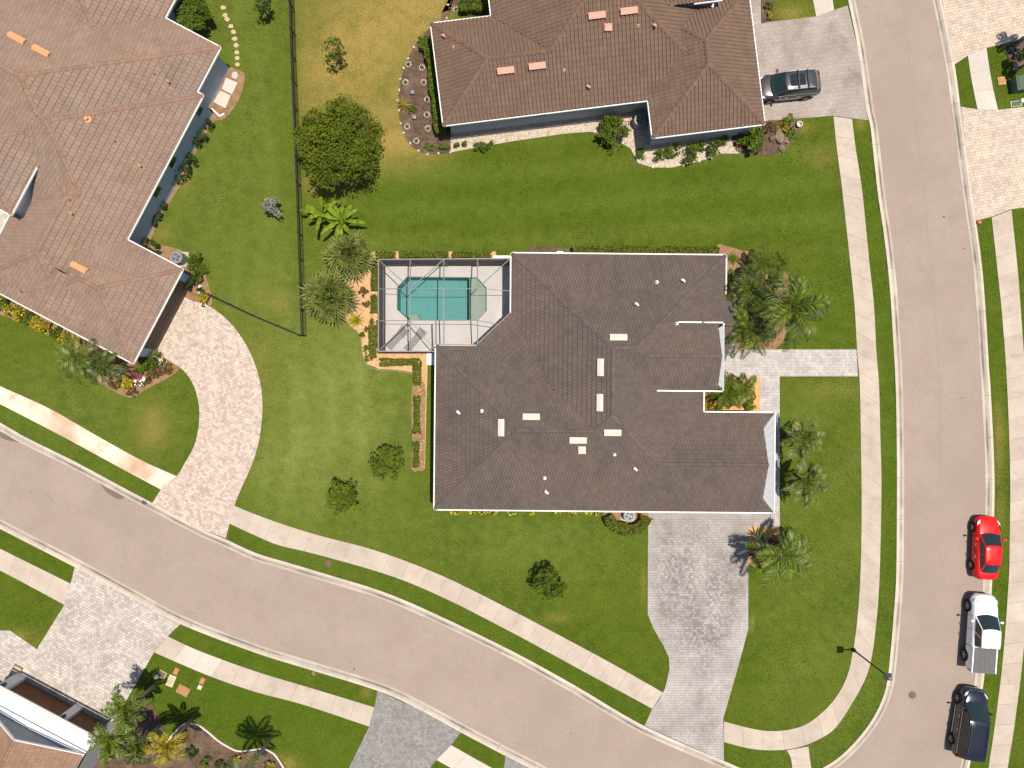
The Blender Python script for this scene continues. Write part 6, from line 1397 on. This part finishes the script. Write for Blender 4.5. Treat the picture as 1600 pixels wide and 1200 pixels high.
# ------------------------------------------------------------------ fences
def fence(pts, label, h=1.35, bay=1.83):
    W = PP(pts); t = thing('fence', label, 'fence', (*W[0], 0)); s = arclen(W); n = max(1, round(s[-1]/bay)); pk = MB()
    for i in range(n+1):
        p = at_len(W, s, s[-1]*i/n); mb = MB(); mb.box(p[0]-.032, p[0]+.032, p[1]-.032, p[1]+.032, -.1, h+.06, .5); mb.box(p[0]-.045, p[0]+.045, p[1]-.045, p[1]+.045, h+.06, h+.09, .5); mb.build('post', M['black_metal'], t)
    for i in range(n):
        a = at_len(W, s, s[-1]*i/n); b = at_len(W, s, s[-1]*(i+1)/n)
        for z in (h-.02, h-.2, .15):
            mb = MB(); mb.bar((*a, z), (*b, z), .04, .04, .5); mb.build('rail', M['black_metal'], t)
    k = int(s[-1]/.11)
    for i in range(k):
        p = at_len(W, s, (i+.5)*s[-1]/k); pk.box(p[0]-.009, p[0]+.009, p[1]-.009, p[1]+.009, .06, h-.04, .5)
    pk.build('pickets', M['black_metal'], t, kind='stuff')
fence([(458, -60), (460, 0), (464, 120), (470, 260), (474, 380), (479, 525)], 'long black metal picket fence between the two back yards')
fence([(324, 458), (398, 493), (474, 525)], 'short black metal picket fence from the tan house to the long fence')

# ------------------------------------------------------------------ street lamp
x, y = P(1333, 1015); t = thing('street_lamp', 'black street lamp with square head standing on the verge at the corner', 'street lamp', (x, y, 0))
mb = MB(); mb.lathe([(.16, -.1), (.16, .12), (.09, .2), (.06, .6), (.05, 4.2), (.04, 4.55)], 12); mb.build('pole', M['black_metal'], t, True)
mb = MB(); V = []
for w_, z in ((.13, 4.40), (.22, 4.72), (.25, 4.74), (.08, 4.92)): V += [(-w_, -w_, z), (w_, -w_, z), (w_, w_, z), (-w_, w_, z)]
mb.add(V, [[i*4+j, i*4+(j+1) % 4, (i+1)*4+(j+1) % 4, (i+1)*4+j] for i in range(3) for j in range(4)]+[[3, 2, 1, 0], [12, 13, 14, 15]], .5); hd = mb.build('lamp_head', M['dark_grey'], t, True)
mb = MB(); mb.box(-.02, .06, -.05, .03, 4.92, 4.98, .5); mb.build('photocell', M['grey_metal'], hd, True)

# ------------------------------------------------------------------ air conditioners, utility boxes, covers
def ac_unit(px, py, label, r=.42, h=.85, m='ac_paint'):
    x, y = P(px, py, h); t = thing('air_conditioner', label, 'air conditioner', (x, y, 0))
    mb = MB(); mb.box(-.55, .55, -.55, .55, -.02, .08, .5); mb.build('pad', M['slab'], t, True)
    mb = MB(); mb.lathe([(r, .08), (r, h-.06), (r*.96, h), (r*.72, h), (r*.70, h-.12), (.01, h-.12)], 24, tint=.5); bd = mb.build('casing', M[m], t, True)
    for k in range(4):
        mb = MB(); a = k*math.pi/2+.4; mb.obox((math.cos(a)*r*.33, math.sin(a)*r*.33, h-.08), ((math.cos(a), math.sin(a), 0), (-math.sin(a), math.cos(a), .3), (0, 0, 1)), (r*.33, r*.16, .008)); mb.build('fan_blade', M['dark_grey'], bd, True)
    mb = MB(); mb.lathe([(.09, h-.10), (.09, h-.03), (.01, h-.02)], 10); mb.build('motor', M['dark_grey'], bd, True)
    for k in range(6):
        mb = MB(); a = k*math.pi/6; mb.bar((math.cos(a)*r*.73, math.sin(a)*r*.73, h), (-math.cos(a)*r*.73, -math.sin(a)*r*.73, h), .012, .008, .5); mb.build('grille_wire', M['grey_metal'], bd, True)
ac_unit(275, 402, 'round grey air conditioner beside the tan roof', .46, .9)
ac_unit(1000, 187, 'grey air conditioner in the inner corner of the grey walls', .44, .9)
ac_unit(983, 806, 'grey air conditioner behind the curved hedge', .42, .7)
def flat_box(px, py, sx, sy, h, ang, name, label, cat, m, m2=None, z0=.0, group=None):
    x, y = P(px, py, h); t = thing(name, label, cat, (x, y, z0), ang, group)
    mb = MB(); mb.box(-sx, sx, -sy, sy, -.05, h, .5); mb.build('body', M[m], t, True)
    mb = MB(); e = .78; mb.box(-sx*e, sx*e, -sy*e, sy*e, h+.002, h+.03, .5); mb.build('lid', M[m2 or m], t, True); return t
A28 = R(-28)
flat_box(253, 1054, .30, .26, .06, A28, 'meter_pad', 'tan pad with dark hole beside a pale green cap', 'pad', 'tan_lid', 'iron')
t = thing('pipe_cap', 'pale green round cap on the grass beside the tan pad', 'cap', (*P(245, 1057), 0)); mb = MB(); mb.lathe([(.16, -.05), (.16, .16), (.10, .22), (.01, .23)], 14); mb.build('cap', M['green_cap'], t, True); mb = MB(); mb.lathe([(.2, -.05), (.2, .03)], 14); mb.build('collar', M['tan_lid'], t, True)
flat_box(267, 1064, .26, .42, .08, A28+R(5), 'valve_box', 'cream framed long valve box on the grass', 'utility box', 'stone', 'tan_lid')
flat_box(275, 1049, .17, .26, .06, A28, 'valve_box', 'small orange valve box above the cream framed one', 'utility box', 'orange_lid', 'terracotta')
flat_box(286, 1079, .46, .34, .06, A28, 'valve_box', 'large orange utility lid on the grass near palm shadows', 'utility box', 'orange_lid', 'orange_lid')
flat_box(316, 1064, .17, .24, .06, A28, 'valve_box', 'small orange valve box standing apart near the sidewalk', 'utility box', 'orange_lid', 'terracotta')
flat_box(312, 1074, .15, .16, .04, A28, 'valve_box', 'small faded grey lid below the lone orange box', 'utility box', 'stone', 'stone')
flat_box(1565.5, 126, .28, .28, .06, R(8), 'valve_box', 'tan square pad with orange centre beside white sidewalk', 'utility box', 'tan_lid', 'terracotta')
flat_box(1587, 104, .22, .34, .08, R(8), 'valve_box', 'brown lid beside the black mulch bed', 'utility box', 'iron', 'rock')
flat_box(1602, 128, .62, .52, .75, R(8), 'transformer_box', 'green transformer cabinet on the right hand lawn', 'utility box', 'green_box', 'green_box')
flat_box(1588, 162, .42, .22, .05, R(8), 'meter_pad', 'tan pad beside a pale green cap near the cream driveway', 'pad', 'tan_lid', 'green_box')
t = thing('pipe_cap', 'pale green round cap at the edge of the cream driveway', 'cap', (*P(1596, 158), 0)); mb = MB(); mb.lathe([(.16, -.05), (.16, .16), (.10, .22), (.01, .23)], 14); mb.build('cap', M['green_cap'], t, True); mb = MB(); mb.lathe([(.2, -.05), (.2, .03)], 14); mb.build('collar', M['green_box'], t, True)
def cover(px, py, r, z, label, m='iron', name='manhole_cover'):
    t = thing(name, label, 'cover', (*P(px, py), z)); mb = MB(); mb.lathe([(r, -.02), (r, .012), (r*.9, .012), (r*.9, .006), (.01, .006)], 22); mb.build('frame', M[m], t, True)
    lid = MB(); lid.lathe([(r*.86, .0), (r*.86, .014), (.01, .014)], 22); l_ = lid.build('lid', M[m], t, True)
    for k in range(3): mb = MB(); mb.box(-r*.6, r*.6, (k-1)*r*.4-.02, (k-1)*r*.4+.02, .015, .02, .5); mb.build('rib', M[m], l_, True)
cover(1426.5, 1087, .27, -.098, 'round iron manhole cover in the asphalt beside the minivan')
cover(512.5, 880, .25, .0, 'round brown cover in the grass verge below the sidewalk')
cover(226, 784, .22, .012, 'dark round gutter cover beside the pink driveway', 'dark_grey')
flat_box(1531, 347, .13, .10, .22, R(10), 'marker_post', 'small terracotta block at the corner of the pale cream driveway', 'block', 'terracotta')
flat_box(490, 1052, .10, .14, .08, R(20), 'valve_box', 'tiny orange lid in the narrow verge across the street', 'utility box', 'orange_lid', 'rock')
flat_box(783.5, 403, .60, .17, .20, 0, 'equipment_pad', 'white pad against the north cage wall', 'pad', 'white')
flat_box(673, 561, .30, .44, .10, 0, 'equipment_pad', 'white concrete step outside the cage door', 'pad', 'white')
flat_box(875, 395, .22, .12, 1.0, 0, 'meter_box', 'white utility meter by the north eave', 'utility box', 'white', 'grey_metal')
flat_box(25, 1049, .36, .42, .12, A28, 'doormat', 'tan framed mat beside the garage column', 'mat', 'rock', 'tan_lid'); 
t = thing('garden_pot', 'small grey pot at the end of the grey driveway bed', 'pot', (*P(1247, 196), 0)); mb = MB(); mb.lathe([(.13, -.02), (.2, .3), (.22, .32), (.17, .32), (.15, .1), (.01, .1)], 14); mb.build('pot', M['stone'], t, True)
for i, (px, py) in enumerate(((644.5, 144), (647.5, 183))): flat_box(px, py, .16, .15, .22, R(-7), 'speaker_box', ['small black box in dark mulch above the spiky plant', 'small black box in dark mulch below the spiky plant'][i], 'box', 'dark_grey', 'ac_paint')
# ring planters: each a ring of pale stones
def lump(rng, r):
    bm = bmesh.new(); bmesh.ops.create_icosphere(bm, subdivisions=1, radius=r)
    for v in bm.verts: v.co *= rng.uniform(.75, 1.2)
    me = bpy.data.meshes.new('stone'); bm.to_mesh(me); bm.free(); me.materials.append(M['stone']); return me
rr = random.Random(4); stones = [lump(rr, .085) for _ in range(4)]
RP = [(638.2, 101), (659.3, 106), (633.7, 129), (662, 129), (667.5, 156), (667, 179.5), (636.3, 198), (668.7, 201), (650.7, 220.5), (712.5, 15.5)]
for i, (px, py) in enumerate(RP):
    t = thing('ring_planter', 'white stone ring around a seedling in dark mulch', 'ring planter', (*P(px, py), 0), i*.7, 'white stone rings in the dark mulch bed')
    for k in range(9):
        o = mk('stone', stones[(k+i) % 4], t, True); a = k*2*math.pi/9; o.location = (.19*math.cos(a), .19*math.sin(a), .05); o.rotation_euler = (k, a, i); o.scale = (1.0, .75, .7)
    shrub(px, py, .14, .22, 'leaf_mid', 'tiny seedling inside a white stone ring', 'seedling', 'plant', n=26, leaf=.08, group='seedlings inside the white stone rings', seed=i)
# pale border stones along the dark bed and the gravel
BS = [(700, 8), (698, 29), (647, 74), (638, 92), (631, 107), (625, 124), (624, 141), (622, 157), (624, 173), (626, 193), (631, 208), (641, 224), (654, 236), (668, 241), (685, 240), (704, 238), (1019, 260), (1043, 260), (1092, 251), (1110, 246), (1067, 257)]
for i, (px, py) in enumerate(BS):
    o = mk('border_stone', stones[i % 4]); o.location = (*P(px, py), .05); big = 2.0 if px > 900 else 1.25; o.scale = (big*1.2, big*.8, .8); o.rotation_euler = (0, 0, i*1.3)
    tag(o, 'flat white edging stone along the pale gravel' if px > 900 else 'small pale border stone along the dark mulch bed', 'stone', 'edging stones along the pale gravel' if px > 900 else 'border stones of the dark mulch bed')
# stepping stones
for i, (px, py) in enumerate(((349, 12), (352, 24), (355, 30), (361, 41), (365, 50), (367, 61), (369, 71), (370, 82), (371, 91), (371, 101))):
    mb = MB(); r_ = random.Random(i); pl = [(P(px, py)[0]+math.cos(a/9*6.283)*.2*r_.uniform(.8, 1.15), P(px, py)[1]+math.sin(a/9*6.283)*.17*r_.uniform(.8, 1.15)) for a in range(9)]
    mb.prism(pl, -.03, .03); mb.build('stepping_stone', M['tan_lid'], label='worn round stepping stone leading to the white slabs', cat='stepping stone', group='stepping stones by the tan house')
# white slabs, downspouts and boulders
for i, (pts, lb) in enumerate((([(354, 122), (372, 130), (363, 148), (347, 140)], 'large white stone slab beside the stepping stones'), ([(345, 142), (361, 150), (353, 170), (334, 160)], 'large white stone slab beside the white downspout'), ([(364, 113), (371, 113), (373, 119), (369, 125), (362, 121)], 'small round white slab at the end of the stepping stones'))):
    mb = MB(); mb.prism(PP(pts), -.03, .09); mb.build('stone_slab', M['slab_white'], label=lb, cat='stone slab')
a = P(332, 171); b = P(344, 182); c = P(351, 178); mb = MB(); mb.bar((*a, .12), (*b, .06), .10, .08); mb.bar((*b, .06), (*c, .05), .10, .08); mb.build('downspout', M['white'], label='white angled downspout outlet lying on the bed', cat='downspout')
t = thing('garden_hose', 'dark hose coil hanging on the blue grey wall', 'hose', (*P(331, 122), 1.0)); wv = Vector((.885, -.466, 0)); mb = MB(); pth = []
for k in range(25): a_ = k/24*12.57; pth.append((-.466*.22*math.cos(a_)+.885*(.04+.003*k), -.885*.22*math.cos(a_)-.466*(.04+.003*k), .22*math.sin(a_)))
mb.tube(pth, .018, 6); mb.build('coil', M['black_metal'], t, True)
def boulder(px, py, sx, sy, sz, label, m='rock', seed=0):
    rng = random.Random(seed); bm = bmesh.new(); bmesh.ops.create_icosphere(bm, subdivisions=3, radius=1)
    ph = [rng.uniform(0, 6) for _ in range(6)]
    for v in bm.verts:
        c = v.co; f = 1+.16*math.sin(c.x*3+ph[0])*math.sin(c.y*4+ph[1])+.10*math.sin(c.z*6+ph[2]+c.x*5)+rng.uniform(-.035, .035)
        v.co = Vector((c.x*sx*f, c.y*sy*f, max(c.z, -.35)*sz*f))
    me = bpy.data.meshes.new('boulder'); bm.to_mesh(me); bm.free(); me.materials.append(M[m]); o = mk('boulder', me); o.location = (*P(px, py, sz*.5), .05); o.rotation_euler = (0, 0, rng.uniform(0, 3)); tag(o, label, 'boulder')
boulder(1216, 213, .55, .5, .45, 'large brown boulder at the end of the grey driveway bed', seed=1); boulder(1228, 219, .32, .4, .3, 'smaller brown boulder leaning on the large one', seed=2); boulder(1222, 232, .22, .3, .2, 'low tan boulder at the lawn edge of the boulder bed', seed=3)
boulder(179, 577, .75, .32, .4, 'long grey boulder under the tan gutter corner', 'stone', 4)

# ------------------------------------------------------------------ grass blades (uncountable): short tufts over every lawn
NB = 330000
bx = RNG.uniform(-40, 40, NB); by = RNG.uniform(-30.5, 30.5, NB); ok = np.ones(NB, bool)
for poly in HARD: ok &= ~inside_np(poly, bx, by)
for ins in (ins1, ins2, ins3, OUT1): ok &= ~inside_np(ins, bx, by)
ok &= ~inside_np([f4(-88, -4.5), f4(88, -4.5), f4(88, 230), f4(-88, 230)], bx, by)
bx, by = bx[ok], by[ok]; nb = len(bx); fd = fields(bx, by); ang = RNG.uniform(0, 6.283, nb); hh = RNG.uniform(.025, .06, nb); ww = RNG.uniform(.02, .045, nb); lean = RNG.uniform(.5, 1.8, nb)*hh; la = RNG.uniform(0, 6.283, nb)
z0 = -.004
V = np.stack([np.column_stack([bx-np.cos(ang)*ww, by-np.sin(ang)*ww, np.full(nb, -.03)]), np.column_stack([bx+np.cos(ang)*ww, by+np.sin(ang)*ww, np.full(nb, -.03)]), np.column_stack([bx+np.cos(la)*lean, by+np.sin(la)*lean, hh])], 1)
ix = np.clip(((bx+46)/.3).round().astype(int)+4, 0, nx-1); iy = np.clip(((by+36)/.3).round().astype(int)+4, 0, ny-1)
me = np_mesh('grass_blades', V, 3, RNG.uniform(.15, 1, nb), M['grass'], dict(dry=fd[0], pale=fd[1], lush=np.maximum(fd[2], VL[ix, iy])))
tag(mk('grass_blades', me), 'short mown grass blades covering the lawns', None, None, 'stuff')
